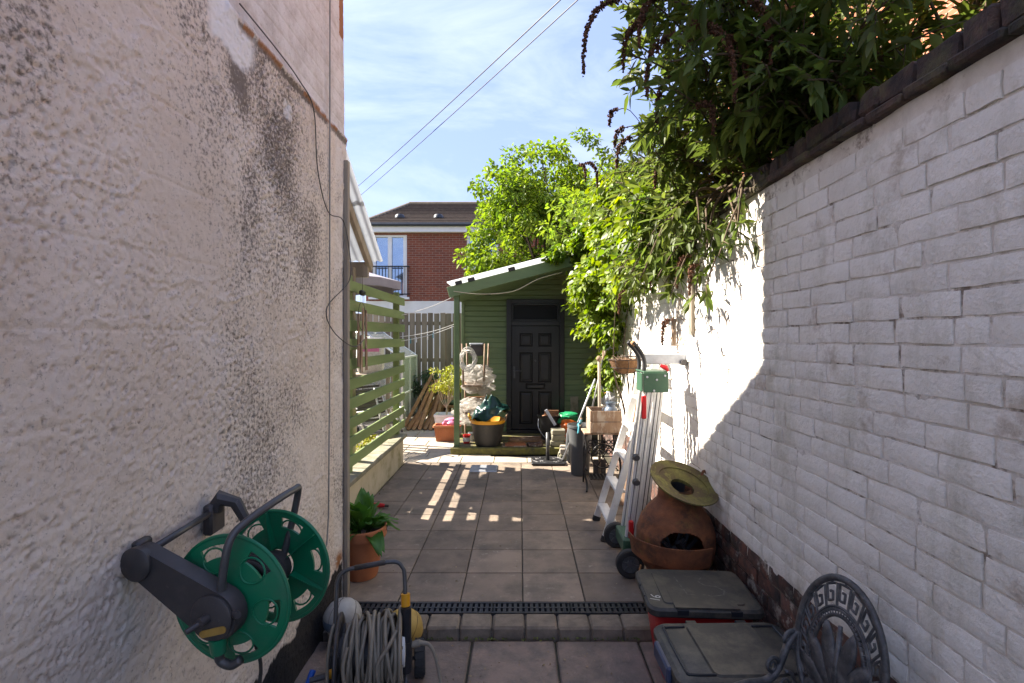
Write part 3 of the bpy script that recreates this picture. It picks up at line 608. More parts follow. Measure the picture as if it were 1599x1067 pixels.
# ------------------------------------------------------------------ fence, low wall, slatted screen
fn = thing('board_fence', 'weathered grey vertical board fence across the end of the garden', 'fence', (-2.7, 10.4, 0))
meb = [MB().cbox((0, 0, 0), (.106, .018, 2.12+rnd.uniform(-.012, .012)), .002, jit=.002).mesh('board', fence_wood) for k in range(5)]
x = -2.6
while x < 2.6:
    put(meb[rnd.randrange(5)], 'board', fn, (x, rnd.uniform(-.004, .004), 1.10+rnd.uniform(-.006, .006)), (0, 0, rnd.uniform(-.03, .03))); x += .124+rnd.uniform(-.004, .004)
for z in (.35, 1.2, 1.95): MB().cbox((0, .035, z), (5.3, .04, .075), .003).build('rail', fence_wood, fn)
for xx in (-2.4, -.6, 1.2, 2.6): MB().cbox((xx, .095, 1.05), (.08, .08, 2.2), .004).build('post', fence_wood, fn)
gw = thing('garden_wall', 'white rendered garden wall closing the side yard behind the slatted screen', 'wall', (-5.4, 7, 0))
MB().box((0, 0, .9), (.2, 7.2, 2.0)).build('wall', white_render, gw); MB().cbox((0, 0, 1.93), (.28, 7.24, .06), .008).build('coping', stone_grey, gw)
lw = thing('low_wall', 'low cream rendered wall under the green slatted screen', 'wall', (-1.65, 5.3, 0))
MB().cbox((0, 0, .16), (.20, 2.95, .36), .01, jit=.004).build('wall', cream_render, lw)
for k in range(5): MB().cbox((0, -1.18+k*.592, .368), (.29, .582, .05), .008, jit=.004).build('coping_stone', stone_grey, lw, rot=(0, 0, 0))
SX = -1.615
scn = thing('slatted_screen', 'green stained horizontal slat screen standing on the low wall', 'screen', (SX, 5.6, .39))
mes = [MB().cbox((0, 0, 0), (.022, 2.72+rnd.uniform(-.03, .03), .102), .003, jit=.002).mesh('slat', screen_green) for k in range(4)]
for k in range(10):
    put(mes[k % 4], 'slat', scn, (.03, -.02+rnd.uniform(-.012, .012), .12+k*.183), (rnd.uniform(-.006, .006), rnd.uniform(-.02, .02), 0))
for yy in (1.15, -.75): MB().cbox((-.028, yy, .93), (.07, .08, 1.9), .004).build('post', screen_green, scn)
# lean-to
RY0, RZ0, RY1, RZ1 = YC+.02, 3.88, 5.37, 2.50
lt = thing('lean_to', 'lean-to roof of milky corrugated plastic on timber rafters against the house', 'lean-to', (-3.2, YC, 0))
sl_ = math.atan2(RZ0-RZ1, RY1-RY0); ln_ = math.hypot(RZ0-RZ1, RY1-RY0)
def rafter(x, name='rafter'):
    MB().cbox((0, 0, 0), (.045, ln_+.12, .095), .004).build(name, timber_grey, lt, loc=(x+3.2, (RY0+RY1)/2-YC+.03, (RZ0+RZ1)/2-.05), rot=(-sl_, 0, 0))
for xx in (-1.60, -2.4, -3.3, -4.4, -5.4): rafter(xx)
MB().cbox((-.45, 2.03, RZ1-.11), (4.1, .05, .16), .004).build('eaves_beam', timber_grey, lt)
for xx in (-1.75, -5.4): MB().cbox((xx+3.2, 1.93, 1.2), (.075, .075, 2.4), .004).build('post', timber_grey, lt)
def corr(w_, l_, name, m, parent, M, pitch=.076, amp=.010):
    n = int(w_/pitch*6); q = MB()
    q.grid(lambda u, v: (u*w_, v*l_, amp*math.sin(u*w_/pitch*2*math.pi)), n, 3); o = q.build(name, m, parent, 180)
    o.matrix_local = M; return o
for k, (a_, b_) in enumerate([(0, .36), (.34, .72), (.70, 1.04)]):
    yA, zA = RY0+(RY1-RY0)*a_, RZ0+(RZ1-RZ0)*a_; lk = ln_*(b_-a_)
    M = Matrix.Translation((-1.47+3.2-1.60, yA-YC, zA+.035+.012*k*0+(.012 if k != 1 else 0))) @ Matrix.Rotation(-sl_, 4, 'X')
    for w0 in (0, 1, 2):
        corr(1.60, lk, 'roofing_sheet', roof_plastic, lt, M @ Matrix.Translation((-w0*1.52, 0, w0*.008)))
# parasol behind the screen
pr = thing('parasol', 'grey cloth parasol opened behind the slatted screen', 'parasol', (-2.42, 6.28, .02))
NS = 8; apex = Vector((0, 0, 2.62)); rim = [Vector((.95*math.cos(2*math.pi*k/NS), .95*math.sin(2*math.pi*k/NS), 2.34)) for k in range(NS)]
q = MB()
for k in range(NS):
    a, b_ = rim[k], rim[(k+1) % NS]; mid = (a+b_)/2+Vector((0, 0, .02)); mid.x *= .97; mid.y *= .97
    q.add([apex, a, mid, b_], [(0, 1, 2), (0, 2, 3)])
    q.add([a, a-Vector((0, 0, .10)), mid-Vector((0, 0, .10)), mid, b_, b_-Vector((0, 0, .10))], [(0, 1, 2, 3), (3, 2, 5, 4)])
q.build('canopy', canopy_grey, pr)
for k in range(NS): MB().tube([apex-Vector((0, 0, .03)), rim[k]-Vector((0, 0, .015))], .008, 5).build('rib', iron_black, pr)
MB().tube([(0, 0, 0), (0, 0, 2.78)], .02, 10).build('pole', iron_black, pr); MB().lathe([(.001, .1), (.03, .1), (.06, .05), (.22, .04), (.25, 0)], 20).build('base', iron_black, pr, 40)
# small greenhouse
gh = thing('greenhouse', 'small aluminium framed greenhouse behind the screen', 'greenhouse', (-2.80, 9.55, 0))
gl = glass('greenhouse glass', mixf=.72)
hx, hy, ez, rz_ = .73, .62, 1.30, 1.80
q = MB()
for sx in (-1, 1):
    for sy in (-1, 0, 1): q.box((sx*hx, sy*hy, ez/2), (.03, .03, ez))
    q.box((sx*hx, 0, ez), (.035, 2*hy+.03, .035)).box((sx*hx, 0, .03), (.035, 2*hy+.03, .05)).box((sx*hx, 0, .66), (.028, 2*hy, .025))
for sy in (-1, 1):
    for sx in (-1, 1): q.tube([(sx*hx, sy*hy, ez), (0, sy*hy, rz_)], .018, 4)
    q.box((0, sy*hy, .66), (2*hx, .028, .025)).box((0, sy*hy, ez), (2*hx, .028, .03)).box((0, sy*hy, rz_/2), (.03, .03, rz_))
q.box((0, 0, rz_), (.04, 2*hy+.05, .04)); q.build('metal_frame', alu, gh)
for sx in (-1, 1):
    for sy in (-.5, .5):
        for (z0, z1) in ((.06, .64), (.68, 1.28)): MB().box((sx*hx, sy*hy, (z0+z1)/2), (.006, hy-.04, z1-z0)).build('pane', gl, gh)
        M = frame((sx*hx/2, sy*hy, (ez+rz_)/2+.012), (0, 1, 0), (-sx*hx, 0, rz_-ez)); MB().box((0, 0, 0), (hy-.03, math.hypot(hx, rz_-ez)-.04, .006), M).build('pane', gl, gh)
    for sy in (-1, 1): MB().box((sx*hx/2, sy*hy, .68), (hx-.04, .006, 1.2)).build('pane', gl, gh)
# ------------------------------------------------------------------ shed
SY = 8.47
sh = thing('green_shed', 'green shiplap shed with black panelled door and sloping plastic porch roof', 'shed', (0, SY, 0))
DX0, DX1, DZ0, DZ1 = -.224, .736, .125, 2.30
rz = lambda x: 2.36+.257*(x+.99)       # underside of the monopitch roof
BP = .0878
prof = [(0, 0), (-.020, .004), (-.020, BP-.026), (-.009, BP-.004), (-.009, BP+.004), (0, BP+.004)]
cach = {}
def siding(x0, x1, z):
    key = (round(x0, 3), round(x1, 3))
    if key not in cach:
        n = len(prof); vs = [(x0, p[0], p[1]) for p in prof]+[(x1, p[0], p[1]) for p in prof]
        cach[key] = MB().add(vs, [(i, (i+1) % n, n+(i+1) % n, n+i) for i in range(n)]+[tuple(range(n))[::-1], tuple(range(n, 2*n))]).mesh('siding_board', shed_green)
    put(cach[key], 'siding_board', sh, (0, 0, z))
z = .10
while z < 3.05:
    xl = max(-.96, -.99+(z+BP-2.38)/.257+.02)
    if z < DZ1-.02:
        siding(-.96, DX0, z); siding(DX1, 1.9, z)
    elif xl < 1.8: siding(xl, 1.9, z)
    z += BP
MB().box((.47, .06, 1.2), (2.86, .08, 2.2)).box((-.93, 1.1, 1.2), (.05, 2.2, 2.3)).box((1.9, 1.1, 1.4), (.05, 2.2, 2.8)).box((.47, 2.2, 1.3), (2.8, .05, 2.5)).add([(-.96, .06, 2.28), (1.92, .06, 2.28), (1.92, .06, 3.05)], [(0, 1, 2)]).build('shed_body', shed_green, sh)
MB().cbox((-.945, -.02, 1.25), (.05, .035, 2.3), .003).build('corner_trim', shed_green, sh)
# door set
dw, dcx = DX1-DX0, (DX0+DX1)/2
q = MB()
for s_ in (-1, 1): q.cbox((dcx+s_*(dw/2-.04), -.025, (DZ0+DZ1)/2), (.08, .09, DZ1-DZ0), .004)
q.cbox((dcx, -.024, DZ1-.035), (dw-.16, .088, .07), .004).cbox((dcx, -.024, 1.90), (dw-.16, .088, .075), .004).cbox((dcx, -.05, DZ0-.01), (dw, .14, .05), .004)
fr = q.build('door_frame', door_black, sh)
MB().box((dcx, .0, 2.09), (dw-.16, .012, .32)).build('transom_pane', mat('dark transom glass', (.012, .012, .014), rough=.35, spec=.12, bump=0), sh)
q = MB(); f = .035
for s_ in (-1, 1): q.cbox((dcx+s_*(dw/2-.08-f/2), -.03, 2.085), (f, .05, .30), .006)
for zz in (1.955, 2.215): q.cbox((dcx, -.029, zz), (dw-.16-2*f, .048, f), .006)
q.build('transom_sash', door_black, sh)
door = thing('d', '', ''); bpy.data.objects.remove(door)
dl = MB().cbox((dcx, -.005, (DZ0+.02+1.86)/2), (dw-.165, .045, 1.86-DZ0-.02), .004).build('door', door_black, sh)
def panel(cx, cz, w_, h_):
    q = MB()
    def ring(w0, h0, w1, h1, y0, y1):
        A = [(-w0, -h0), (w0, -h0), (w0, h0), (-w0, h0)]; B = [(-w1, -h1), (w1, -h1), (w1, h1), (-w1, h1)]
        q.add([(cx+a*.5, y0, cz+b*.5) for a, b in A]+[(cx+a*.5, y1, cz+b*.5) for a, b in B], [(i, (i+1) % 4, 4+(i+1) % 4, 4+i) for i in range(4)])
    y = -.0275
    ring(w_, h_, w_-.02, h_-.02, y, y-.014); ring(w_-.02, h_-.02, w_-.05, h_-.05, y-.014, y+.004); ring(w_-.05, h_-.05, w_-.10, h_-.10, y+.004, y-.009)
    w2, h2 = (w_-.10)/2, (h_-.10)/2; q.add([(cx-w2, y-.009, cz-h2), (cx+w2, y-.009, cz-h2), (cx+w2, y-.009, cz+h2), (cx-w2, y-.009, cz+h2)], [(0, 1, 2, 3)])
    q.build('door_panel', door_black, dl)
for s_ in (-1, 1):
    panel(dcx+s_*.155, 1.625, .22, .22); panel(dcx+s_*.155, 1.17, .22, .50); panel(dcx+s_*.155, .50, .22, .54)
panel(dcx, .855, .33, .095)
MB().box((dcx, -.042, .855), (.24, .01, .035)).build('letter_plate', reel_dark, dl)
MB().cbox((DX0+.13, -.04, 1.09), (.035, .012, .20), .004).tube([(DX0+.13, -.045, 1.12), (DX0+.13, -.085, 1.12), (DX0+.25, -.085, 1.115)], .009, 8).build('door_handle', grey_metal, dl)
MB().lathe([(.001, -.04), (.016, -.036), (.016, 0)], 12, frame((dcx, -.03, 1.28), (1, 0, 0), (0, 0, 1)) @ Matrix.Rotation(math.pi, 4, 'X')).build('spy_hole', grey_metal, dl)
roof_clear = mat('clear corrugated plastic', (.70, .72, .74), (.62, .64, .66), rough=.2, scale=3, bump=.05, trans=.3, tcol=(.75, .77, .78), dirt=(.42, .42, .38), dscale=3, dlo=.55, dhi=.75, dmax=.4)
# roof, fascia, post
FY = 7.30-SY
an = math.atan(.257)
MB().cbox((0, 0, 0), (2.75, .032, .155), .004).build('fascia_board', shed_green, sh, loc=(.30, FY, rz(.30)-.035), rot=(0, -an, 0))
for k in range(4): MB().cbox((0, 0, 0), (.05, 1.2, .07), .003).build('rafter', timber_grey, sh, loc=(-.6+k*.6, FY/2+.02, rz(-.6+k*.6)-.05), rot=(0, -an, 0))
MB().box((0, 0, 0), (2.7, 1.14, .012)).build('soffit', shed_green, sh, loc=(.32, FY/2+.01, rz(.32)-.10), rot=(0, -an, 0))
for xx in (-.88, -.70, -.12, .52): MB().cbox((0, 0, 0), (.10, .05, .055), .004).build('spacer_block', bitumen, sh, loc=(xx, FY-.005, rz(xx)+.065), rot=(0, -an, 0))
M0 = Matrix.Translation((-1.04, FY-.09, rz(-1.04)+.105)) @ Matrix.Rotation(-an, 4, 'Y')
n = 44
for k in range(4):
    q = MB(); w_ = .90
    q.grid(lambda u, v: (v*3.1, k*.86+u*w_, .010*math.sin((k*.86+u*w_)/.076*2*math.pi)+.004*k), 72, 2); o = q.build('roofing_sheet', roof_clear, sh, 180); o.matrix_local = M0
MB().cbox((0, 0, 0), (.075, .075, 2.30), .005, jit=.002).build('porch_post', shed_green, sh, loc=(-.915, FY+.06, 1.23))
MB().tube(smoothpath([(-.95, FY-.03, 2.33), (-.55, FY-.03, 2.29), (-.1, FY-.03, 2.33), (.25, FY-.025, 2.50), (.6, FY-.025, 2.6)]), .006, 6).build('slack_cord', rope_thin, sh)
# deck
dk = thing('porch_deck', 'low mossy timber deck in front of the black shed door', 'deck', (0, 7.22, 0))
MB().cbox((.02, .04, .05), (2.02, .085, .098), .012, jit=.006).build('sleeper', sleeper, dk)
for k in range(9): MB().cbox((.02, .15+k*.122, .065), (1.98, .115, .04), .004, jit=.003).build('deck_board', deck_wood, dk)
# ------------------------------------------------------------------ trees and climbers
def tree_skeleton(root, ends, r0, q, bend=.25):
    for e in ends:
        e = Vector(e); r_ = Vector(root); m_ = r_.lerp(e, .5)+Vector((rnd.uniform(-bend, bend), rnd.uniform(-bend, bend), rnd.uniform(0, bend)))
        P = smoothpath([r_, r_.lerp(m_, .5)+Vector((0, 0, .08)), m_, e], 4); n = len(P)
        q.tube(P, [max(.004, r0*(1-.9*i/(n-1))) for i in range(n)], 6)
def blob_leaves(clumps, per, sig, Ln, out=.6):
    P = []; D = []
    for (c, s_) in clumps:
        n = int(per*s_*s_*4); g = nrg.normal(0, 1, (n, 3)); g /= np.linalg.norm(g, axis=1, keepdims=True); rr = (nrg.random(n)**.45)[:, None]*s_
        p = np.array(c)+g*rr*np.array([1, 1, .72]); d = g*out+nrg.normal(0, .6, (n, 3)); d[:, 2] -= .1
        P.append(p); D.append(d)
    P = np.concatenate(P); D = np.concatenate(D); return P, D, Ln*(.4+1.1*nrg.random(len(P)))
t1 = thing('garden_tree', 'bright green leafy tree standing behind the green shed', 'tree', (.75, 12.2, 0))
cl = []
for k in range(115):
    for _ in range(40):
        u = nrg.normal(0, 1, 3); u /= np.linalg.norm(u); r_ = nrg.random()**.35; p = u*r_*np.array([2.2, 1.6, 1.95])+np.array([-.1, 0, 4.45])
        w_ = 1-.35*max(0, (p[2]-4.8)/1.6)
        if abs(p[0]+.1) < 2.2*w_ and p[2] > 2.7: break
    cl.append((p, .24+.24*nrg.random()))
for (dx, dz, s_) in ((-1.55, 4.1, .35), (-1.75, 3.75, .3), (-1.3, 3.4, .4), (-1.2, 4.9, .3), (-1.55, 3.05, .35), (-.55, 6.15, .25), (.75, 6.5, .26), (1.0, 6.35, .22), (.15, 6.2, .3), (1.3, 6.0, .3), (-1.0, 5.5, .3)): cl.append((np.array([dx, 0, dz]), s_))
P, D, Ln = blob_leaves(cl, 430, .3, .10)
put(leaves('crown', P, D, Ln, .55, leaf_tree, fold=.25), 'crown', t1)
q = MB(); tree_skeleton((0, 0, 0), [(.05, 0, 2.4)], .16, q, .06); tree_skeleton((.05, 0, 2.2), [tuple(c[0]) for c in cl[::4]], .06, q, .3); q.build('trunk', bark, t1, 180)
t2 = thing('backdrop_tree', 'darker green tree rising behind the climber on the wall', 'tree', (2.6, 10.5, 0))
cl = [(np.array([nrg.normal(0, .85), nrg.normal(0, .8), 3.6+nrg.normal(0, .75)]), .32+.2*nrg.random()) for k in range(55)]
P, D, Ln = blob_leaves(cl, 240, .3, .10); put(leaves('crown', P, D, Ln, .55, leaf_tree, fold=.25), 'crown', t2)
q = MB(); tree_skeleton((0, 0, 0), [(.05, 0, 2.2)], .13, q, .06); tree_skeleton((.05, 0, 2.0), [tuple(c[0]) for c in cl[::4]], .05, q, .3); q.build('trunk', bark, t2, 180)
# climber on the shed corner and over the wall
iv = thing('climber', 'sunlit yellow green climber hanging over the wall end and shed corner', 'climber', (1.3, 6.6, 0))
cl = []
for k in range(150):
    y = nrg.uniform(5.4, 7.9); x = nrg.uniform(.98, 1.75); z = nrg.uniform(2.35, 3.75)
    if x < 1.2 and z > 3.4: z -= .6
    cl.append((np.array([x-1.3, y-6.6, z]), .15+.14*nrg.random()))
for k in range(90):                        # hanging curtain
    y = nrg.uniform(5.9, 7.25); z = nrg.uniform(1.62, 2.6); x = 1.05+nrg.uniform(-.2, .16)-(.12 if z > 2.1 else 0)
    cl.append((np.array([x-1.3, y-6.6, z]), .10+.10*nrg.random()))
for k in range(110):                       # spilling along the wall top
    y = nrg.uniform(3.9, 6.2); x = nrg.uniform(.92, 1.45); z = 2.45+nrg.uniform(-.45, .75)*(.5+.5*(y-3.9)/2.3); cl.append((np.array([x-1.3, y-6.6, z]), .08+.10*nrg.random()))
for k in range(34):
    y = 7.15+nrg.uniform(-.1, .2); x = nrg.uniform(.45, 1.0); z = rz(x)+.05+nrg.uniform(-.12, .35)*((x-.3)/.7); cl.append((np.array([x-1.3, y-6.6, z]), .07+.09*nrg.random()))
for k in range(40):
    cl.append((np.array([nrg.uniform(.95, 1.25)-1.3, nrg.uniform(6.2, 7.4)-6.6, nrg.uniform(.9, 1.7)]), .06+.06*nrg.random()))
P, D, Ln = blob_leaves(cl, 620, .3, .062, .5); D[:, 0] -= .35; D[:, 2] -= .35
put(leaves('foliage', P, D, Ln, .85, leaf_ivy, fold=.2, up=(-.8, -.1, .6)), 'foliage', iv)
q = MB()
for k in range(16): tree_skeleton((.1+rnd.uniform(-.1, .3), rnd.uniform(-.8, 1.0), .3), [tuple(cl[rnd.randrange(len(cl))][0])], .016, q, .2)
q.build('stem', bark, iv, 180)
# buddleja over the wall
bd = thing('buddleja', 'large dark arching butterfly bush with dead flower spikes over the wall coping', 'shrub', (2.0, 3.4, 0))
bq = MB(); LP = []; LD = []; LL = []; tips = []
def stem(root, tip, r0=.011, dens=44, spread=1.0, start=.30, ll=.088):
    root = Vector(root); tip = Vector(tip); d = tip-root; L_ = d.length
    mid = root.lerp(tip, .5)+Vector((rnd.uniform(-.12, .12), rnd.uniform(-.12, .12), .16*L_+rnd.uniform(-.05, .1)))
    P = smoothpath([root, root.lerp(mid, .5)+Vector((0, 0, .06*L_)), mid, mid.lerp(tip, .55)+Vector((0, 0, .06*L_)), tip], 5); n = len(P)
    bq.tube(P, [r0*(1-.8*i/(n-1))+.0015 for i in range(n)], 5)
    nb = int(dens*L_*(1-start)/2)
    for i in range(nb):
        t = start+(1-start)*(i+rnd.random())/nb; k = min(n-2, int(t*(n-1))); f_ = t*(n-1)-k; p = P[k].lerp(P[k+1], f_); tg = (P[k+1]-P[k]).normalized()
        a = rnd.uniform(0, 6.28); o = tg.orthogonal().normalized(); o = Quaternion(tg, a) @ o
        # a short side twig carrying a pair or two of leaves
        tl = rnd.uniform(.03, .20)*(1.15-t*.5)*spread; tw = (o*.9+tg*.6).normalized(); e = p+tw*tl
        if tl > .07: bq.tube([p, e], [.003, .0015], 4)
        for s_ in (0, .45, .8, 1.0) if tl > .08 else (.5, 1):
            b_ = p+tw*tl*s_
            for sg in (1, -1):
                dd = (tw*.75+tw.orthogonal().normalized()*sg*.8*rnd.uniform(.5, 1.2)+Vector((rnd.gauss(0, .3), rnd.gauss(0, .3), rnd.gauss(-.15, .3))))
                LP.append(b_); LD.append(dd); LL.append(ll*rnd.uniform(.4, 1.4))
    return P
tipsd = []
def region(n, fx, fy, fz, roots, **k):
    for i in range(n):
        t = Vector((rnd.uniform(*fx), rnd.uniform(*fy), rnd.uniform(*fz))); r_ = Vector((rnd.uniform(*roots[0]), rnd.uniform(*roots[1]), rnd.uniform(*roots[2]))); tipsd.append(stem(r_, t, **k))
RT = ((1.62, 2.2), (2.2, 4.0), (1.7, 2.3))
region(25, (.62, 1.15), (2.15, 2.75), (2.75, 3.5), RT)                 # overhang in the shade of the house
region(20, (.95, 1.4), (2.0, 2.6), (2.65, 3.3), RT)
region(29, (1.25, 2.1), (1.75, 2.7), (2.75, 3.9), RT)
region(9, (.45, .8), (2.5, 3.1), (3.2, 3.75), RT)
region(15, (1.7, 2.6), (1.35, 2.2), (2.9, 3.4), ((1.8, 2.4), (1.9, 2.6), (1.9, 2.4)))
R2 = ((1.5, 1.9), (3.2, 5.2), (2.1, 2.5))
region(26, (.85, 1.25), (3.1, 4.6), (2.30, 3.1), R2)                    # sunlit side hanging over the wall
region(16, (.8, 1.2), (3.0, 4.4), (1.95, 2.5), ((1.35, 1.6), (3.0, 4.6), (2.45, 2.6)), dens=40, start=.30, ll=.085)
region(14, (.8, 1.3), (4.4, 5.8), (2.5, 3.5), R2)
region(10, (1.05, 1.2), (2.7, 3.3), (1.85, 2.3), ((1.22, 1.3), (2.75, 3.3), (2.5, 2.6)), dens=30, start=.35, ll=.085)
region(14, (.7, 1.1), (2.9, 3.8), (2.6, 3.2), R2)
put(leaves('foliage', [tuple(p) for p in LP], [tuple(p) for p in LD], np.array(LL), .31, leaf_bud, droop=.18, fold=.25), 'foliage', bd)
o = bq.build('stem', stem_bud, bd, 180)
for ch in bd.children: ch.location = (-2.0, -3.4, 0)
def panicle(base, d, L_, r0):
    q = MB(); base = Vector(base); d = Vector(d).normalized(); n = int(L_*900)
    P = [base+d*L_*t*(1-.55*t)+Vector((0, 0, -1))*L_*(.25*t+.75*t*t) for t in [i/8 for i in range(9)]]; q.tube(P, .003, 4)
    for i in range(n):
        t = i/n; k = min(7, int(t*8)); p = P[k].lerp(P[k+1], t*8-k); a = rnd.uniform(0, 6.28); rr = r0*(1-.8*t)*rnd.uniform(.3, 1); s_ = rnd.uniform(.006, .011)
        c = p+Vector((math.cos(a)*rr, math.sin(a)*rr, rnd.uniform(-.01, .01))); e = Vector((rnd.uniform(-1, 1), rnd.uniform(-1, 1), rnd.uniform(-1, 1))).normalized(); f_ = e.orthogonal().normalized()
        q.add([c-e*s_, c+f_*s_*.8, c+e*s_, c-f_*s_*.8, c+e.cross(f_)*s_], [(0, 1, 4), (1, 2, 4), (2, 3, 4), (3, 0, 4)])
    q.v = [(v[0]-2.0, v[1]-3.4, v[2]) for v in q.v]
    q.build('flower_spike', panicle_mat, bd)
for (x, y, D, dx, L_) in [(966, 0, 2.75, -1.0, .30), (1012, 28, 2.7, -.5, .20), (1035, -6, 2.6, -1.0, .2), (1055, 55, 2.55, -.6, .22), (1052, 60, 2.6, .2, .16), (1080, 40, 2.3, .4, .28), (1130, 60, 2.3, .2, .16), (963, 172, 3.2, -.4, .08), (975, 200, 3.2, -.5, .09), (985, 215, 3.1, -.9, .13), (1058, 118, 2.7, -1, .18), (915, 255, 4.6, .3, .18), (905, 258, 4.6, .1, .14), (1075, 400, 3.6, -.3, .18), (1085, 415, 3.5, -.2, .16), (985, 400, 4.4, -.2, .16), (1000, 420, 4.2, .1, .16), (980, 455, 4.3, -.1, .16), (1045, 500, 3.7, -.2, .14), (1090, 165, 2.5, .1, .14), (1165, 0, 2.2, .3, .2), (1040, 250, 3.4, -.3, .16)]:
    b_ = px(x, y, D); panicle(b_, (dx*.8, rnd.uniform(-.3, .1), .06), L_*1.45, .03); bq2 = MB().tube(smoothpath([b_, b_+Vector((.10, .06, .02)), b_+Vector((.28, .2, -.12))], 4), .003, 4); bq2.v = [(v[0]-2.0, v[1]-3.4, v[2]) for v in bq2.v]; bq2.build('stem', stem_bud, bd)
# ------------------------------------------------------------------ wall mounted hose reel
def disc_holes(R0, rh, th, nh, hr, ha, dome=0, nr=None, ribs=False):
    # round flange with oval holes near the rim, built as polar quads
    q = MB(); NA = nh*12; rad = [rh, .45*R0, hr-.042*R0/.19*1.0, hr-.018, hr, hr+.018, R0-.012, R0]
    zf = lambda r: dome*(1-(r/R0)**2)
    def inhole(a, r):
        k = (a/(2*math.pi)*nh) % 1; k = abs(k-.5)*2; return k < ha and abs(r-hr) < .019
    ids = {}
    for s_ in (0, 1):
        for i in range(NA):
            a = 2*math.pi*i/NA
            for j, r in enumerate(rad): ids[(s_, i, j)] = len(q.v); q.v.append((r*math.cos(a), r*math.sin(a), zf(r)+(th/2 if s_ else -th/2)*(1.0 if j < len(rad)-1 else .3)))
    for i in range(NA):
        i2 = (i+1) % NA; am = 2*math.pi*(i+.5)/NA
        for j in range(len(rad)-1):
            rm = (rad[j]+rad[j+1])/2; hole = inhole(am, rm)
            if not hole:
                q.f.append((ids[(1, i, j)], ids[(1, i, j+1)], ids[(1, i2, j+1)], ids[(1, i2, j)])); q.f.append((ids[(0, i, j)], ids[(0, i2, j)], ids[(0, i2, j+1)], ids[(0, i, j+1)]))
                for (di, e0, e1) in ((-1, i, i), (1, i2, i2)):
                    if inhole(2*math.pi*(i+.5+di)/NA, rm): q.f.append((ids[(0, e0, j)], ids[(0, e0, j+1)], ids[(1, e0, j+1)], ids[(1, e0, j)]))
                if j+1 < len(rad)-1 and inhole(am, (rad[j+1]+rad[j+2])/2): q.f.append((ids[(0, i, j+1)], ids[(0, i2, j+1)], ids[(1, i2, j+1)], ids[(1, i, j+1)]))
                if j > 0 and inhole(am, (rad[j]+rad[j-1])/2): q.f.append((ids[(0, i, j)], ids[(1, i, j)], ids[(1, i2, j)], ids[(0, i2, j)]))
        q.f.append((ids[(0, i, len(rad)-1)], ids[(0, i2, len(rad)-1)], ids[(1, i2, len(rad)-1)], ids[(1, i, len(rad)-1)]))
    return q
HR = thing('wall_hose_reel', 'green and black hose reel mounted on the rendered house wall', 'hose reel', (-.86, 1.54, .905))
ax = Vector((.03, .2, 0)).normalized()
# local frame: z' = -axis (towards camera)
F0 = frame((0, 0, 0), Vector((ax.y, -ax.x, 0)), (0, 0, 1)); 
def reel_disc(off, flip, name):
    q = disc_holes(.19, .05, .008, 6, .148, .42, .022); M = Matrix.Translation(ax*off) @ F0
    if flip: M = M @ Matrix.Rotation(math.pi, 4, 'Y')
    M = M @ Matrix.Rotation(.35, 4, 'Z')
    o = MB().add(q.v, q.f, M).build(name, reel_green, HR, 40)
    r_ = MB().tube([(M @ Vector((.188*math.cos(2*math.pi*k/64), .188*math.sin(2*math.pi*k/64), 0))) for k in range(64)], .0065, 6, True); r_.build('rim', reel_green, o, 180)
    rb = MB()
    for k in range(6):
        a = 2*math.pi*(k)/6; c, s_ = math.cos(a), math.sin(a); zz = -.012
        rb.add([(.06*c-.002*s_, .06*s_+.002*c, zz+.025), (.185*c-.002*s_, .185*s_+.002*c, zz+.006), (.185*c-.002*s_, .185*s_+.002*c, zz-.006), (.06*c-.002*s_, .06*s_+.002*c, zz-.006), (.06*c+.002*s_, .06*s_-.002*c, zz+.025), (.185*c+.002*s_, .185*s_-.002*c, zz+.006), (.185*c+.002*s_, .185*s_-.002*c, zz-.006), (.06*c+.002*s_, .06*s_-.002*c, zz-.006)], [(0, 1, 2, 3), (7, 6, 5, 4), (0, 4, 5, 1), (3, 2, 6, 7), (1, 5, 6, 2), (0, 3, 7, 4)], M)
    rb.build('rib', reel_green, o)
    pk = MB()
    for k in range(6):      # finger hollows round the holes
        a = 2*math.pi*(k+.5)/6; c, s_ = math.cos(a), math.sin(a)
        P_ = []
        for i in range(20):
            t = 2*math.pi*i/20; rr = .124+.040*math.cos(t)*.9; tt = a+.038*math.sin(t)/.124*1.0; P_.append(M @ Vector((rr*math.cos(tt), rr*math.sin(tt), .0225*(1-(rr/.19)**2)+.004)))
        MB().tube(P_, .0032, 5, True).build('hollow_rim', reel_green, o, 180)
    
reel_disc(-.02, False, 'flange'); reel_disc(.20, True, 'flange')
MB().lathe([(.055, -.2), (.055, .02)], 20, F0).build('drum', reel_dark, HR, 60)
q = MB()
for k in range(5):
    P_ = [F0 @ Vector(((.075+.004*rnd.random())*math.cos(a), .075*math.sin(a), -.05-k*.018)) for a in [2*math.pi*i/28 for i in range(28)]]; q.tube(P_, .0095, 6, True)
q.build('hose', tyre, HR, 180)
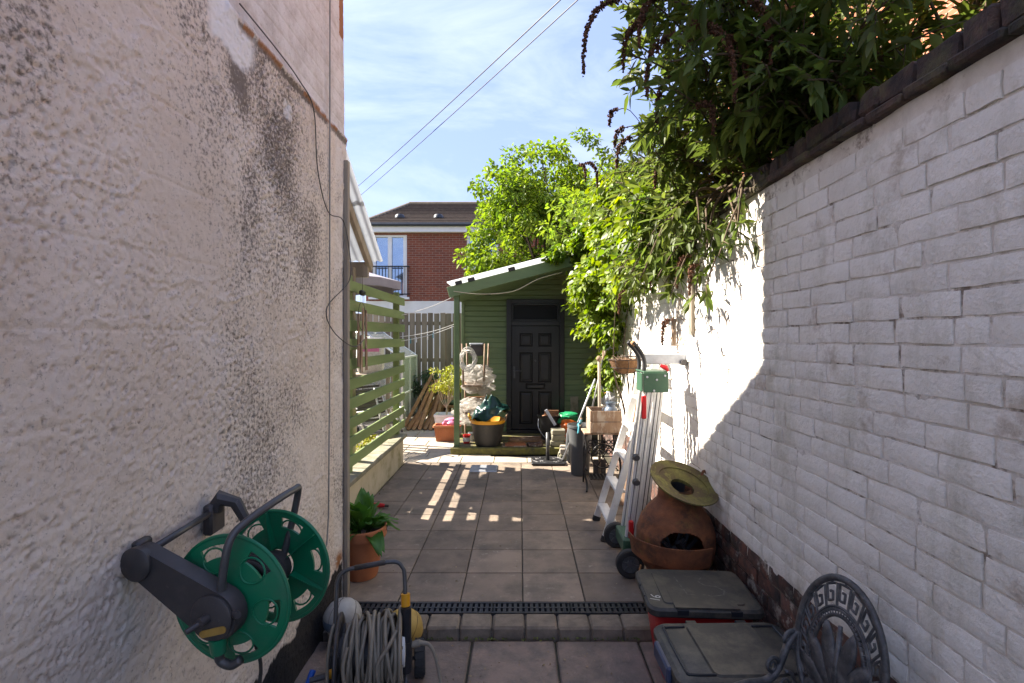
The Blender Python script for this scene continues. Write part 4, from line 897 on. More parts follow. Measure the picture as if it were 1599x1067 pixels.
# arm: from the wall pivot to the hub
piv = Vector((-.245, -.04, .125)); hub = Vector((-.005, -.075, -.01))
u = (hub-piv); L_ = u.length; MA = frame(piv, u, ax.cross(u))
poly = []
for k in range(13): a = math.pi/2+math.pi*k/12; poly.append((.045*math.cos(a), .045*math.sin(a)))
for k in range(13): a = -math.pi/2+math.pi*k/12; poly.append((L_+.074*math.cos(a), .074*math.sin(a)))
ar = MB(); dir_ = 1 if (MA.to_3x3() @ Vector((0, 0, 1))).dot(ax) < 0 else -1
sc1 = [(p[0]*.985+.001, p[1]*.93) for p in poly]
vs = [(p[0], p[1], -.02*dir_) for p in poly]+[(p[0], p[1], .016*dir_) for p in poly]+[(p[0], p[1], .028*dir_) for p in sc1]; n = len(poly)
ar.add(vs, [tuple(range(n)), tuple(range(2*n, 3*n))]+[(i, (i+1) % n, n+(i+1) % n, n+i) for i in range(n)]+[(n+i, n+(i+1) % n, 2*n+(i+1) % n, 2*n+i) for i in range(n)], MA)
arm = ar.build('arm', reel_dark, HR, 35)
MH = Matrix.Translation(hub-ax*.03) @ F0
MB().lathe([(.064, 0), (.064, .006), (.058, .010), (.001, .011)], 32, MH).build('hub_cap', reel_dark, arm, 40)
MB().lathe([(.049, -.005), (.049, .014), (.042, .020), (.001, .022)], 28, Matrix.Translation(piv-ax*.022) @ F0).build('pivot_cap', reel_dark, arm, 40)
bd_ = []
for k in range(9): a = math.pi/2+math.pi*k/8; bd_.append((-.032+.010*math.cos(a), .010*math.sin(a)))
for k in range(9): a = -math.pi/2+math.pi*k/8; bd_.append((.032+.010*math.cos(a), .010*math.sin(a)))
MB().prism(bd_, .003, MH @ Matrix.Translation((.012, -.033, .0105)) @ Matrix.Rotation(.28, 4, 'Z')).build('badge', dull_yellow, arm)
MB().tube([MH @ Vector(p) for p in ((-.008, .002, .008), (-.012, 0, .03), (-.016, -.003, .031), (-.03, -.01, .06))], [.014, .014, .009, .0075], 12).build('tap_connector', reel_dark, arm, 40)
MB().tube([MH @ Vector(p) for p in ((.06, .012, -.01), (.085, .016, .005))], [.012, .009], 10).build('winding_peg', reel_dark, arm, 40)
MB().tube([MH @ Vector(p) for p in ((.01, -.06, -.01), (.012, -.105, -.012))], [.024, .020], 12).build('spout', reel_green, arm, 40)
MB().tube(smoothpath([MH @ Vector(p) for p in ((.012, -.10, -.012), (.014, -.13, -.016), (.045, -.142, -.02), (.07, -.128, -.025))], 5), .013, 10).build('spout_hose', grey_metal, arm, 180)
cr = smoothpath([(.005, -.085, .035), (.016, -.095, .11), (.03, -.085, .20), (.05, -.04, .235), (.085, .07, .262), (.10, .17, .268), (.095, .215, .255), (.075, .215, .15), (.05, .20, .03)], 5)
MB().tube(cr, .0115, 10).build('carrying_handle', grey_metal, HR, 180)
WX = XL+.86-.0
MB().tube([piv+Vector((0, .03, .02)), Vector((-.262, .32, .145))], .011, 10).build('pivot_bar', grey_metal, HR, 180)
MB().cbox((WX+.02, -.02, .13), (.03, .06, .10), .008).build('wall_bracket', reel_dark, HR, 40); MB().cbox((WX+.025, .33, .12), (.035, .09, .11), .008).tube([(WX+.03, .33, .15), (WX+.05, .33, .19), (WX+.10, .34, .17), (WX+.15, .34, .08)], [.03, .03, .022, .016], 8).build('wall_bracket', reel_dark, HR, 40)
MB().tube(smoothpath([(.06, .0, -.15), (.06, .03, -.25), (.02, .06, -.45), (.0, .12, -.75), (-.05, .2, -.95)], 5), .006, 6).build('feed_hose', tyre, HR, 180)

# ------------------------------------------------------------------ freestanding hose cart
hc = thing('hose_cart', 'freestanding hose cart wound with grey garden hose', 'hose cart', (-.715, 2.47, LOW), R(12))
cz = .225
def ringdisc(x, R_, name, m):
    M = Matrix.Translation((x, 0, cz)) @ Matrix.Rotation(math.pi/2, 4, 'Y')
    q = MB().lathe([(.05, -.010), (R_-.012, -.010), (R_, -.004), (R_, .004), (R_-.012, .010), (R_-.03, .010), (R_-.04, .004), (.05, .004), (.05, -.010)], 40, M)
    o = q.build(name, m, hc, 35); s_ = MB()
    for k in range(6): a = 2*math.pi*k/6; s_.box((math.cos(a)*.10, math.sin(a)*.10, .008), (.11, .012, .012), M, a)
    s_.build('rib', m, o)
ringdisc(-.155, .185, 'flange', reel_dark); ringdisc(.13, .185, 'flange', hose_grey)
MB().tube([(-.16, 0, cz), (.14, 0, cz)], .09, 20).build('drum', reel_dark, hc, 60)
q = MB(); P_ = []
for i in range(9*26+1):
    t = i/26; a = 2*math.pi*t; x = -.125+.235*t/9; P_.append((x+.004*math.sin(a*.5), .128*math.cos(a), cz+.128*math.sin(a)))
for i in range(9*26+1):
    t = i/26; a = 2*math.pi*t; x = .11-.225*t/9; r_ = .148+.006*math.sin(t*2.1); P_.append((x+.022*math.sin(a+t), r_*math.cos(a), cz+r_*math.sin(a)-.004))
q.tube(P_, .0088, 8)
for k in range(7):
    x0 = -.10+.033*k; tl = rnd.uniform(-.07, .07); r_ = .158+rnd.uniform(0, .016); sag = (0, .01, .035, .0, .03, .012, 0)[k]
    q.tube([(x0+tl*math.sin(a+k), r_*math.cos(a), cz+r_*math.sin(a)-sag*(1-math.sin(a))*.8) for a in [2*math.pi*i/40 for i in range(40)]], .0088, 8, True)
q.tube(smoothpath([(-.10, -.15, cz+.12), (-.115, -.19, cz+.05), (-.09, -.20, cz-.08), (-.02, -.2, cz-.17), (.03, -.19, cz-.165), (.045, -.17, cz-.10), (.03, -.16, cz+.02), (.08, -.15, cz+.10), (.115, -.1, cz+.14)], 6), .0088, 8)
q.build('hose', hose_grey, hc, 180)
for P__ in ([(.16, -.02, cz+.015), (.24, -.03, cz+.03), (.285, -.05, cz), (.315, -.09, cz-.10), (.33, -.15, cz-.20), (.34, -.22, cz-.215), (.30, -.40, cz-.216)], [(-.16, .05, cz+.17), (-.185, -.02, cz+.13), (-.20, -.06, cz), (-.195, -.09, cz-.15), (-.20, -.14, cz-.216), (-.24, -.3, cz-.216)]): MB().tube(smoothpath(P__, 6), .0085, 8).build('loose_hose', hose_grey, hc, 180)
hd = [(-.172, -.03, .10), (-.172, -.01, .30), (-.172, .03, .50), (-.168, .045, .565), (-.14, .055, .60), (-.08, .06, .612), (.05, .06, .624), (.11, .058, .622), (.138, .05, .60), (.15, .04, .56), (.155, 0, .40), (.158, -.03, .10)]
MB().tube(smoothpath(hd, 5), .0105, 10).build('handle', grey_metal, hc, 180)
MB().tube([(-.09, .0595, .611), (.055, .0605, .624)], .0135, 10).build('grip', reel_dark, hc, 180)
for s_, x in ((-1, -.172), (1, .158)): MB().tube(smoothpath([(x, -.03, .12), (x, -.10, .02), (x, -.16, .012)], 4), .010, 8).tube(smoothpath([(x, -.02, .2), (x, .10, .10), (x, .13, .085)], 4), .010, 8).build('leg', grey_metal, hc, 180)
MB().tube([(-.19, .13, .085), (.24, .13, .085)], .008, 8).build('axle', grey_metal, hc, 180)
def wheel(parent, c, axis, R_, w_, nl=0, hubc=None, name='wheel'):
    a = Vector(axis).normalized(); M = frame(c, a.orthogonal(), a.cross(a.orthogonal()))
    ty = MB().lathe([(R_*.62, -w_/2), (R_*.92, -w_/2), (R_, -w_*.36), (R_, w_*.36), (R_*.92, w_/2), (R_*.62, w_/2), (R_*.62, -w_/2)], 32, M)
    if nl:
        for k in range(nl):
            for zz in (-.3, 0, .3): ty.box(((R_+.001)*math.cos(2*math.pi*k/nl), (R_+.001)*math.sin(2*math.pi*k/nl), zz*w_), (.006, 2*math.pi*R_/nl*.72, w_*.24), M, 2*math.pi*k/nl)
    o = ty.build(name, tyre, parent, 35)
    h = MB().lathe([(.001, w_*.42), (R_*.2, w_*.42), (R_*.22, w_*.3), (R_*.3, w_*.18), (R_*.64, w_*.25), (R_*.64, -w_*.25), (.001, -w_*.3)], 24, M)
    for k in range(6): an_ = 2*math.pi*k/6; h.box((math.cos(an_)*R_*.42, math.sin(an_)*R_*.42, w_*.28), (R_*.5, R_*.10, w_*.2), M, an_)
    h.build('hub', hubc or reel_dark, o, 35); return o
wheel(hc, (.225, .13, .085), (1, 0, 0), .085, .055, 18, clip_blue); wheel(hc, (-.205, .13, .085), (1, 0, 0), .085, .035, 18, clip_blue)
MB().tube([(.157, -.02, cz+.03), (.157, -.01, cz+.20)], .026, 12).tube([(.157, -.03, cz-.10), (.157, -.02, cz+.04)], .03, 12).build('side_hub', box_dark, hc, 40)
MB().tube([(.156, .003, cz+.20), (.155, .014, cz+.255)], .022, 12).build('yellow_collar', yellow_pl, hc, 40)
MB().lathe([(.02, 0), (.085, 0), (.085, .012), (.02, .02)], 24, Matrix.Translation((.14, 0, cz)) @ Matrix.Rotation(math.pi/2, 4, 'Y')).build('drum_cap', upvc, hc, 40)
MB().tube([(.165, -.02, cz+.015), (.19, -.023, cz+.02), (.191, -.023, cz+.02), (.225, -.027, cz+.028), (.226, -.027, cz+.028), (.262, -.036, cz+.024)], [.013, .013, .016, .016, .012, .010], 12).build('hose_connector', hose_grey, hc, 40)
MB().tube([(-.18, -.02, cz-.07), (-.205, -.03, cz-.07)], .020, 12).build('yellow_collar', yellow_pl, hc, 40); MB().tube([(-.205, -.03, cz-.07), (-.28, -.05, cz-.072)], [.015, .012], 10).build('hose_connector', reel_dark, hc, 40)
o = MB().tube(smoothpath([(-.985, 2.42, .10), (-1.0, 2.34, .02), (-1.01, 2.22, LOW+.02), (-.98, 2.0, LOW+.015), (-.9, 1.8, LOW+.015)], 5), .015, 10).build('blue_hose', blue_pl, None, 180); tag(o, 'short length of bright blue hose at the foot of the tarred wall', 'hose')
def ball(name, c, r_, m, sq, lab, extra=None):
    q = MB(); nu, nv = 28, 16
    q.grid(lambda u, v: ((r_*(1+.03*math.sin(5*u*6.283)*math.sin(3*v*3.14)))*math.sin(math.pi*v)*math.cos(6.28319*u), r_*math.sin(math.pi*v)*math.sin(6.28319*u), r_*sq*math.cos(math.pi*v)*-1), nu, nv)
    o = q.build(name, m, None, 180, loc=c); tag(o, lab, 'ball')
    s_ = MB()
    for (a, b_) in ((.4, .2), (1.5, .9), (2.4, -.6), (0, 1.5)):
        Mx = Euler((a, b_, a*.7)).to_matrix(); s_.tube([Mx @ Vector((r_*1.0*math.cos(t), r_*1.0*math.sin(t), 0)) for t in [2*math.pi*i/36 for i in range(36)]], .0016, 4, True)
    s_.v = [(x, y, z*sq) for x, y, z in s_.v]; s_.build('seam', extra or grime, o, 180)
    return o
bw = ball('football', (-1.02, 2.93, .07), .108, ball_white, .96, 'scuffed white and blue football beside the tarred wall behind the hose cart')
MB().grid(lambda u, v: (.1095*math.cos(3.4+1.6*u)*math.cos(-.35+.5*v), .1095*math.sin(3.4+1.6*u)*math.cos(-.35+.5*v), .105*math.sin(-.35+.5*v)), 12, 5).build('blue_panel', ball_blue, bw, 180)
ball('football', (-.655, 2.86, .045), .110, ball_yellow, .95, 'dull yellow football behind the hose cart wheel', mat('brown seam', (.2, .12, .04)))
# ------------------------------------------------------------------ pot plant at the corner
pp = thing('potted_plant', 'broad leaved green plant in a round terracotta pot at the wall corner', 'plant pot', (-1.115, 3.585, .006))
MB().lathe([(.001, 0), (.105, 0), (.112, .02), (.148, .27), (.150, .275), (.168, .278), (.172, .29), (.172, .345), (.165, .352), (.155, .345), (.150, .30), (.001, .295)], 40).build('pot', terracotta, pp, 30)
MB().lathe([(.001, .302), (.15, .300)], 20).build('soil', soil, pp)
lp = []; ld = []; ll_ = []
q = MB()
for k in range(34):
    a = rnd.uniform(0, 6.28); t = rnd.uniform(.25, 1.05); b_ = Vector((.05*math.cos(a), .05*math.sin(a), .30)); e = b_+Vector((math.cos(a)*.11*t, math.sin(a)*.11*t, .07+.15*(1-t*.6)*rnd.uniform(.6, 1.1)))
    q.tube([b_, b_.lerp(e, .5)+Vector((0, 0, .02)), e], [.005, .004, .003], 5)
for k in range(34): pass
q.build('leaf_stalk', leaf_pot, pp, 180)
def broad_leaf(q, base, d, L_, W_, droop):
    d = Vector(d).normalized(); s_ = d.cross(Vector((0, 0, 1))); s_ = s_.normalized() if s_.length > .1 else Vector((1, 0, 0)); n_ = s_.cross(d); n_u = 6
    def f(u, v):
        w_ = W_*math.sin(math.pi*(.06+.94*v)**.75)*(1 if v < .98 else .2); x = (u-.5)*2; c = Vector(base)+d*L_*v+s_*x*w_*.5+n_*(abs(x)*w_*.18+.012*math.sin(v*9+x*3)*abs(x)); c.z -= droop*L_*v*v; return tuple(c)
    q.grid(f, 4, 7)
q = MB(); lr = random.Random(3)
for k in range(36):
    a = lr.uniform(0, 6.28); t = lr.random(); el = 1.25-1.0*t; b_ = Vector((.04*math.cos(a)*(1+t), .04*math.sin(a)*(1+t), .31+.07*(1-t))); broad_leaf(q, b_, (math.cos(a)*math.cos(el), math.sin(a)*math.cos(el), math.sin(el)), lr.uniform(.17, .27), lr.uniform(.075, .12), .12+.45*t)
q.build('leaf', leaf_pot, pp, 180)
o = thing('garden_torch', 'small red plastic handle lying on the paving by the low wall', 'tool', (-1.42, 5.0, .026), R(-8))
o.scale = (1.35, 1.35, 1.35)
MB().tube([(-.07, 0, 0), (-.03, 0, 0), (.03, 0, .002), (.07, 0, 0)], [.012, .017, .017, .012], 10).build('handle', red_pl, o, 40); MB().tube([(.07, 0, 0), (.10, 0, 0)], .009, 8).build('tip', reel_dark, o, 40)
# ------------------------------------------------------------------ chiminea
ch = thing('chiminea', 'rusty pot bellied iron chiminea with mossy yellow green dish top', 'chiminea', (1.025, 3.36, 0))
ch.scale = (.93, .93, .97)
body = [(.10, .10), (.19, .14), (.252, .24), (.272, .34), (.268, .43), (.238, .515), (.188, .58), (.145, .62), (.122, .65), (.116, .71)]
tz = Matrix.Rotation(R(-4), 4, 'Y')
# belly with a real arched mouth facing the yard
qb = MB(); NA = 144; pr_ = []
for i in range(len(body)-1):
    for k in range(10):
        t = k/10; a, b_ = body[i], body[i+1]; pr_.append((a[0]+(b_[0]-a[0])*t, a[1]+(b_[1]-a[1])*t))
pr_.append(body[-1]); K_ = len(pr_); fa = math.atan2(-1, -.10)
for sgn, off in ((0, 0), (1, -.012)):
    for i in range(NA):
        a = 2*math.pi*i/NA
        for (r_, z_) in pr_: qb.v.append(((r_+off)*math.cos(a), (r_+off)*math.sin(a), z_))
def mouth(i, j):
    a = 2*math.pi*(i+.5)/NA-fa; a = (a+math.pi) % (2*math.pi)-math.pi; z_ = (pr_[j][1]+pr_[j+1][1])/2; xx = a*.26
    return abs(xx/.15)**2.3+abs((z_-.38)/.112)**2.3 < 1 and z_ > .33
for i in range(NA):
    i2 = (i+1) % NA
    for j in range(K_-1):
        if mouth(i, j): continue
        qb.f.append((i*K_+j, i2*K_+j, i2*K_+j+1, i*K_+j+1)); o_ = NA*K_; qb.f.append((o_+i*K_+j, o_+i*K_+j+1, o_+i2*K_+j+1, o_+i2*K_+j))
        if j+1 < K_-1 and mouth(i, j+1): qb.f.append((i*K_+j+1, i2*K_+j+1, o_+i2*K_+j+1, o_+i*K_+j+1))
        if j > 0 and mouth(i, j-1): qb.f.append((i*K_+j, o_+i*K_+j, o_+i2*K_+j, i2*K_+j))
        if mouth((i+1) % NA, j): qb.f.append((i2*K_+j, o_+i2*K_+j, o_+i2*K_+j+1, i2*K_+j+1))
        if mouth(i-1, j): qb.f.append((i*K_+j, i*K_+j+1, o_+i*K_+j+1, o_+i*K_+j))
qb.build('belly', rust, ch, 50)
MB().lathe([(.001, .10), (.2, .14)], 24).build('floor_plate', rust, ch)
q = MB()      # log shelf: curved lip standing proud in front of the mouth
q.lathe([(.235, .24), (.30, .29), (.325, .415), (.335, .415), (.31, .285), (.24, .23)], 40, None, fa-1.45, fa+.6); q.build('log_lip', rust, ch, 40)
q = MB()
for k in range(9): a = fa+rnd.uniform(-.5, .5); r_ = rnd.uniform(.08, .2); q.tube([(r_*math.cos(a), r_*math.sin(a), .30), (r_*math.cos(a)+rnd.uniform(-.1, .1), r_*math.sin(a)+rnd.uniform(-.06, .06), .38+rnd.uniform(0, .05))], .016, 6)
q.build('charred_wood', bitumen, ch)
MD = Matrix.Translation((.045, -.02, .722)) @ Matrix.Scale(1.1, 4) @ Euler((R(20), R(13), 0)).to_matrix().to_4x4()
MB().lathe([(.075, -.02), (.075, .0), (.085, .004), (.16, .018), (.163, .026), (.21, .034), (.219, .040), (.221, .034), (.21, .024), (.12, .0), (.105, -.04)], 48, MD).build('dish_top', moss_rust, ch, 40)
MB().lathe([(.076, -.16), (.076, .0)], 28, MD).lathe([(.001, -.10), (.076, -.10)], 20, MD).build('flue', bitumen, ch, 60)
MB().tube(smoothpath([MD @ Vector(p) for p in ((.15, .13, .02), (.165, .16, .045), (.19, .17, .04), (.20, .16, .01))], 5), .011, 8).build('lid_hook', rust, ch, 180)
for a in (fa-.9, fa+.8, fa+math.pi): MB().tube([(.16*math.cos(a), .16*math.sin(a), .14), (.21*math.cos(a), .21*math.sin(a), .0)], [.022, .014], 8).build('leg', rust, ch, 60)
o = MB().tube(smoothpath([(.76, 3.2, .25), (.74, 3.15, .20), (.77, 3.1, .15), (.80, 3.12, .19), (.86, 3.1, .17), (.9, 3.08, .2)], 5), .006, 6).build('rope_end', mat('orange twine', (.36, .17, .05)), None, 180); tag(o, 'tangle of orange brown twine between wheel and chiminea', 'twine')
# ------------------------------------------------------------------ storage boxes
def rbox(w_, d_, r_, n=6):
    P_ = []
    for (sx, sy, a0) in ((1, 1, 0), (-1, 1, math.pi/2), (-1, -1, math.pi), (1, -1, 1.5*math.pi)):
        for k in range(n+1): a = a0+math.pi/2*k/n; P_.append((sx*(w_/2-r_)+r_*math.cos(a), sy*(d_/2-r_)+r_*math.sin(a)))
    return P_
def loft(q, rings, cap0=True, cap1=True, M=None):
    n = len(rings[0][0]); vs = []
    for (poly, z) in rings: vs += [(p[0], p[1], z) for p in poly]
    fs = [(r_*n+i, r_*n+(i+1) % n, (r_+1)*n+(i+1) % n, (r_+1)*n+i) for r_ in range(len(rings)-1) for i in range(n)]
    if cap0: fs.append(tuple(range(n))[::-1])
    if cap1: fs.append(tuple((len(rings)-1)*n+i for i in range(n)))
    q.add(vs, fs, M); return q
b1 = thing('storage_box', 'red plastic storage box with dusty black lid marked 16', 'storage box', (.935, 2.715, LOW), R(-3))
W_, D_ = .56, .43
loft(MB(), [(rbox(W_-.17, D_-.12, .05), .002), (rbox(W_-.06, D_-.05, .05), .37)], M=None).build('body', red_pl, b1, 40)
loft(MB(), [(rbox(W_, D_, .05), .365), (rbox(W_+.012, D_+.012, .055), .372), (rbox(W_+.012, D_+.012, .055), .398), (rbox(W_-.012, D_-.012, .048), .410)]).build('lid', lid_black, b1, 40)
q = MB()
loft(q, [(rbox(W_*.72, D_*.80, .02), .4105), (rbox(W_*.72-.006, D_*.80-.006, .02), .416)]); q.box((0, -.03, .413), (W_*.56, D_*.86, .008)); q.build('raised_panel', lid_black, b1, 40)
for (x, y, sx, sy) in ((-W_/2, .05, .014, .04), (-W_/2, -.06, .014, .05), (W_/2, .05, .014, .04), (W_/2, -.06, .014, .05), (.1, D_/2, .05, .014), (-.12, -D_/2, .06, .014), (.14, -D_/2, .06, .014)): MB().cbox((x, y, .392), (sx, sy, .03), .003).build('catch', box_dark, b1)
def stroke(q, pts, w_, z, M=None):
    P_ = [Vector((p[0], p[1])) for p in pts]
    for i in range(len(P_)-1):
        d = (P_[i+1]-P_[i]).normalized(); n_ = Vector((-d.y, d.x))*w_/2; e = d*w_*.3
        a, b_ = P_[i]-e, P_[i+1]+e
        q.add([(a.x+n_.x, a.y+n_.y, z+i*1e-5), (a.x-n_.x, a.y-n_.y, z+i*1e-5), (b_.x-n_.x, b_.y-n_.y, z+i*1e-5), (b_.x+n_.x, b_.y+n_.y, z+i*1e-5)], [(0, 1, 2, 3)], M)
    return q
MN = Matrix.Translation((-.235, -.115, .4118)) @ Matrix.Rotation(R(72), 4, 'Z')
q = stroke(MB(), [(-.018, .022), (-.018, -.024)], .0055, 0, MN); stroke(q, [(.024, .024), (.008, .010), (.003, -.008), (.008, -.022), (.020, -.022), (.025, -.010), (.018, -.001), (.006, -.004)], .005, .0001, MN); q.build('number_marking', chalk, b1)
q = stroke(MB(), [(-.085, .10), (-.065, -.085)], .008, .4185); stroke(q, [(-.067, -.085), (-.03, -.087)], .007, .4186); stroke(q, [(.06, .10), (.03, .06), (.05, .02), (.11, .0), (.14, -.04), (.12, -.085), (.06, -.10), (.02, -.085)], .009, .4185); q.build('chalk_marking', chalk_dim, b1)
b2 = thing('storage_box', 'charcoal storage box with raised square lid panel in front of the red box', 'storage box', (.935, 2.225, LOW), R(1))
W2, D2 = .60, .43
loft(MB(), [(rbox(W2-.12, D2-.09, .05), .002), (rbox(W2-.05, D2-.05, .05), .345)]).build('body', box_dark, b2, 40)
loft(MB(), [(rbox(W2, D2, .06), .335), (rbox(W2+.012, D2+.012, .065), .345), (rbox(W2+.012, D2+.012, .065), .37), (rbox(W2-.02, D2-.02, .055), .384)]).build('lid', lid_grey, b2, 40)
loft(MB(), [(rbox(.31, D2-.06, .03), .384), (rbox(.30, D2-.07, .028), .394)]).build('raised_panel', lid_grey, b2, 40)
for s_ in (-1, 1):
    q = MB(); x = s_*(W2/2-.04); q.tube(smoothpath([(x-s_*.10, .17, .386), (x-s_*.01, .168, .386), (x, .14, .386), (x, -.13, .386), (x-s_*.02, -.165, .386), (x-s_*.14, -.168, .386)], 5), .007, 6); q.build('lid_channel', box_dark, b2, 180)
    MB().cbox((s_*(W2/2+.012), 0, .335), (.026, .20, .07), .008).build('clip_handle', clip_blue, b2)
for x in (-.11, .13): MB().cbox((x, -D2/2-.002, .372), (.05, .03, .022), .003).cbox((x, D2/2+.002, .372), (.05, .03, .022), .003).build('catch', box_dark, b2)
# ------------------------------------------------------------------ ornate cast chair
cc = thing('ornate_chair', 'dark cast metal garden chair with greek key oval back by the white wall', 'chair', (1.10, 1.76, LOW+.02))
cc.scale = (.9, .9, .965)
U = Vector((.30, -.954, 0)).normalized(); NF = Vector((-U.y*-1, 0, 0)); NF = Vector((-.954, -.30, 0)).normalized()
BC = Vector((.0, .0, .655)); TL = Vector((0, 0, 1))-NF*.14; MBk = frame(BC, U, TL)
rx, ry = .185, .265
ov = lambda a, fx, fy: (fx*math.cos(a), fy*math.sin(a)-.02*(1-math.sin(a))*0, 0)
bk = MB().tube([ov(2*math.pi*k/64, rx, ry) for k in range(64)], .013, 8, True, MBk).build('back_rim', cast_alu, cc, 180)
ix, iy = .108, .165; ic = -.03
MB().tube([(ix*math.cos(2*math.pi*k/56), ic+iy*math.sin(2*math.pi*k/56), 0) for k in range(56)], .0075, 6, True, MBk).tube([((ix+.018)*math.cos(2*math.pi*k/56), ic+(iy+.018)*math.sin(2*math.pi*k/56), 0) for k in range(56)], .006, 6, True, MBk).build('inner_rim', cast_alu, bk, 180)
q = MB()
for k in range(64): a = 2*math.pi*k/64; q.tube([((ix)*math.cos(a), ic+iy*math.sin(a), .004), ((ix+.018)*math.cos(a), ic+(iy+.018)*math.sin(a), .004)], .003, 4, False, MBk)
q.build('beaded_band', cast_alu, bk)
def pol(a, t):      # between inner band (t=0) and outer rim (t=1)
    r0 = Vector(((ix+.024)*math.cos(a), ic+(iy+.024)*math.sin(a), 0)); r1 = Vector(((rx-.012)*math.cos(a), (ry-.012)*math.sin(a), 0)); return r0.lerp(r1, t)
q = MB(); NK = 13; a0, a1 = R(-38), R(218); da = (a1-a0)/NK
for k in range(NK):
    s_ = a0+k*da; key = [(0, .0), (0, .92), (.80, .92), (.80, .28), (.36, .28), (.36, .62), (.58, .62)]; key2 = [(0, .05), (1.0, .05)]
    for ky in (key, key2):
        P_ = []
        for i in range(len(ky)-1):
            for m_ in range(3): t = m_/3; P_.append(pol(s_+da*(ky[i][0]*(1-t)+ky[i+1][0]*t), ky[i][1]*(1-t)+ky[i+1][1]*t))
        P_.append(pol(s_+da*ky[-1][0], ky[-1][1])); q.tube(P_, .0052, 5, False, MBk)
    q.tube([pol(s_+da*.4, .9), pol(s_+da*.4, 1.05)], .005, 5, False, MBk)
q.build('greek_key', cast_alu, bk, 60)
q = MB()
for k, ang in enumerate((-78, -56, -34, -13, 13, 34, 56, 78)):
    a = R(90+ang); L_ = .30-.10*abs(ang)/78-.05*(abs(ang) > 60); b_ = Vector((0, -.175, 0)); cur = -math.copysign(.03, ang)
    sp_ = [b_+Vector((math.cos(a)*L_*t*.85*(1-.3*t*abs(ang)/78), math.sin(a)*L_*t, 0))+Vector((math.copysign(.045, math.cos(a))*t*t*abs(ang)/60, -.02*t*t*abs(ang)/40, 0)) for t in [i/8 for i in range(9)]]
    q.tube(sp_, [.008, .014, .021, .027, .032, .034, .031, .023, .010], 8, False, MBk, flat=.4, up=(0, 0, 1))
q.tube([(0, -.20, 0), (0, .10, 0)], [.018, .008], 8, False, MBk); q.build('palmette', cast_alu, bk, 180)
def scroll(q, c, r0, turns, sgn, u, v, rr=.008, a0=0):
    P_ = [Vector(c)+Vector(u)*(r0*(1-.8*t)*math.cos(a0+sgn*turns*6.283*t))+Vector(v)*(r0*(1-.8*t)*math.sin(a0+sgn*turns*6.283*t)) for t in [i/28 for i in range(29)]]
    q.tube(P_, [rr*(1-.45*i/28) for i in range(29)], 6); return P_
ed = lambda s_: BC+U*(s_*.19)
for s_ in (-1, 1):
    q = MB(); e = ed(s_); at = e+Vector((0, 0, -.04))
    P_ = smoothpath([at+Vector((0, 0, .03)), at+NF*.05+Vector((0, 0, -.015)), at+NF*.10+Vector((0, 0, -.10)), at+NF*.16+Vector((0, 0, -.135)), at+NF*.28+Vector((0, 0, -.13)), at+NF*.40+Vector((0, 0, -.15)), at+NF*.46+Vector((0, 0, -.20)), at+NF*.45+Vector((0, 0, -.30))], 6)
    q.tube(P_, .015, 8); scroll(q, at+NF*.03+Vector((0, 0, -.005)), .042, 1.6, 1, NF, (0, 0, 1), .010); scroll(q, at+NF*.13+Vector((0, 0, -.085)), .034, 1.5, -1, NF, (0, 0, 1), .009, 3.1); scroll(q, at+NF*.06+Vector((0, 0, -.17)), .05, 1.4, 1, NF, (0, 0, 1), .008, 1.5)
    q.build('arm', cast_alu, cc, 180)
    for f_, zz in ((.03, .41), (.44, .41)):
        b_ = Vector((0, 0, 0))+U*(s_*.19)+NF*f_; MB().tube(smoothpath([b_+Vector((0, 0, zz)), b_+NF*(.03 if f_ > .2 else -.03)+Vector((0, 0, .25)), b_+Vector((0, 0, .10)), b_+NF*(.04 if f_ > .2 else -.02)+Vector((0, 0, .012))], 5), [.017]*10+[.012]*6, 8).build('leg', cast_alu, cc, 180)
q = MB(); MS = frame((NF*.24)+Vector((0, 0, .415)), U, NF); loft(q, [(rbox(.42, .44, .08), -.012), (rbox(.43, .45, .085), 0), (rbox(.42, .44, .08), .012)], M=MS); q.build('seat', cast_alu, cc, 40)
MB().tube([Vector((0, 0, .42)), BC-TL*.24], .02, 8).build('back_stay', cast_alu, cc, 180)
# ------------------------------------------------------------------ ladder, saw stand and things along the right wall
ld_ = thing('step_ladder', 'aluminium step ladder leaning folded against the white wall', 'ladder', (.70, 4.42, 0))
LB, LT = Vector((0, 0, 0)), Vector((.46, .06, 1.50)); LU = (LT-LB).normalized()
for s_, w0 in ((-1, .24), (1, .24)):
    a, b_ = Vector((0, s_*w0, .02)), LT+Vector((0, s_*.17, 0)); d = b_-a; M = frame(a, d, (0, 1, 0))
    MB().cbox((d.length/2, 0, 0), (d.length, .022, .058), .003, M).build('rail', alu, ld_); MB().cbox((0, 0, -.0), (.05, .03, .07), .006, M).build('rubber_foot', tyre, ld_)
    a, b_ = Vector((.13, s_*w0*.9, .02)), LT+Vector((.05, s_*.17, -.02)); d = b_-a; M = frame(a, d, (0, 1, 0)); MB().cbox((d.length/2, 0, 0), (d.length, .018, .035), .003, M).build('rear_rail', alu, ld_)
for k in range(6):
    t = .10+k*.166; c = LB.lerp(LT, t); w_ = 2*(.24+(.17-.24)*t)-.02; MB().cbox((c.x+.01, c.y, c.z), (.085, w_, .026), .004).build('tread', alu, ld_)
MB().cbox((LT.x+.02, LT.y, LT.z+.02), (.12, .36, .03), .006).build('top_cap', alu, ld_)
ss = thing('saw_stand', 'folded aluminium saw stand on wheels with green bracket and black handles', 'saw stand', (.86, 3.86, 0))
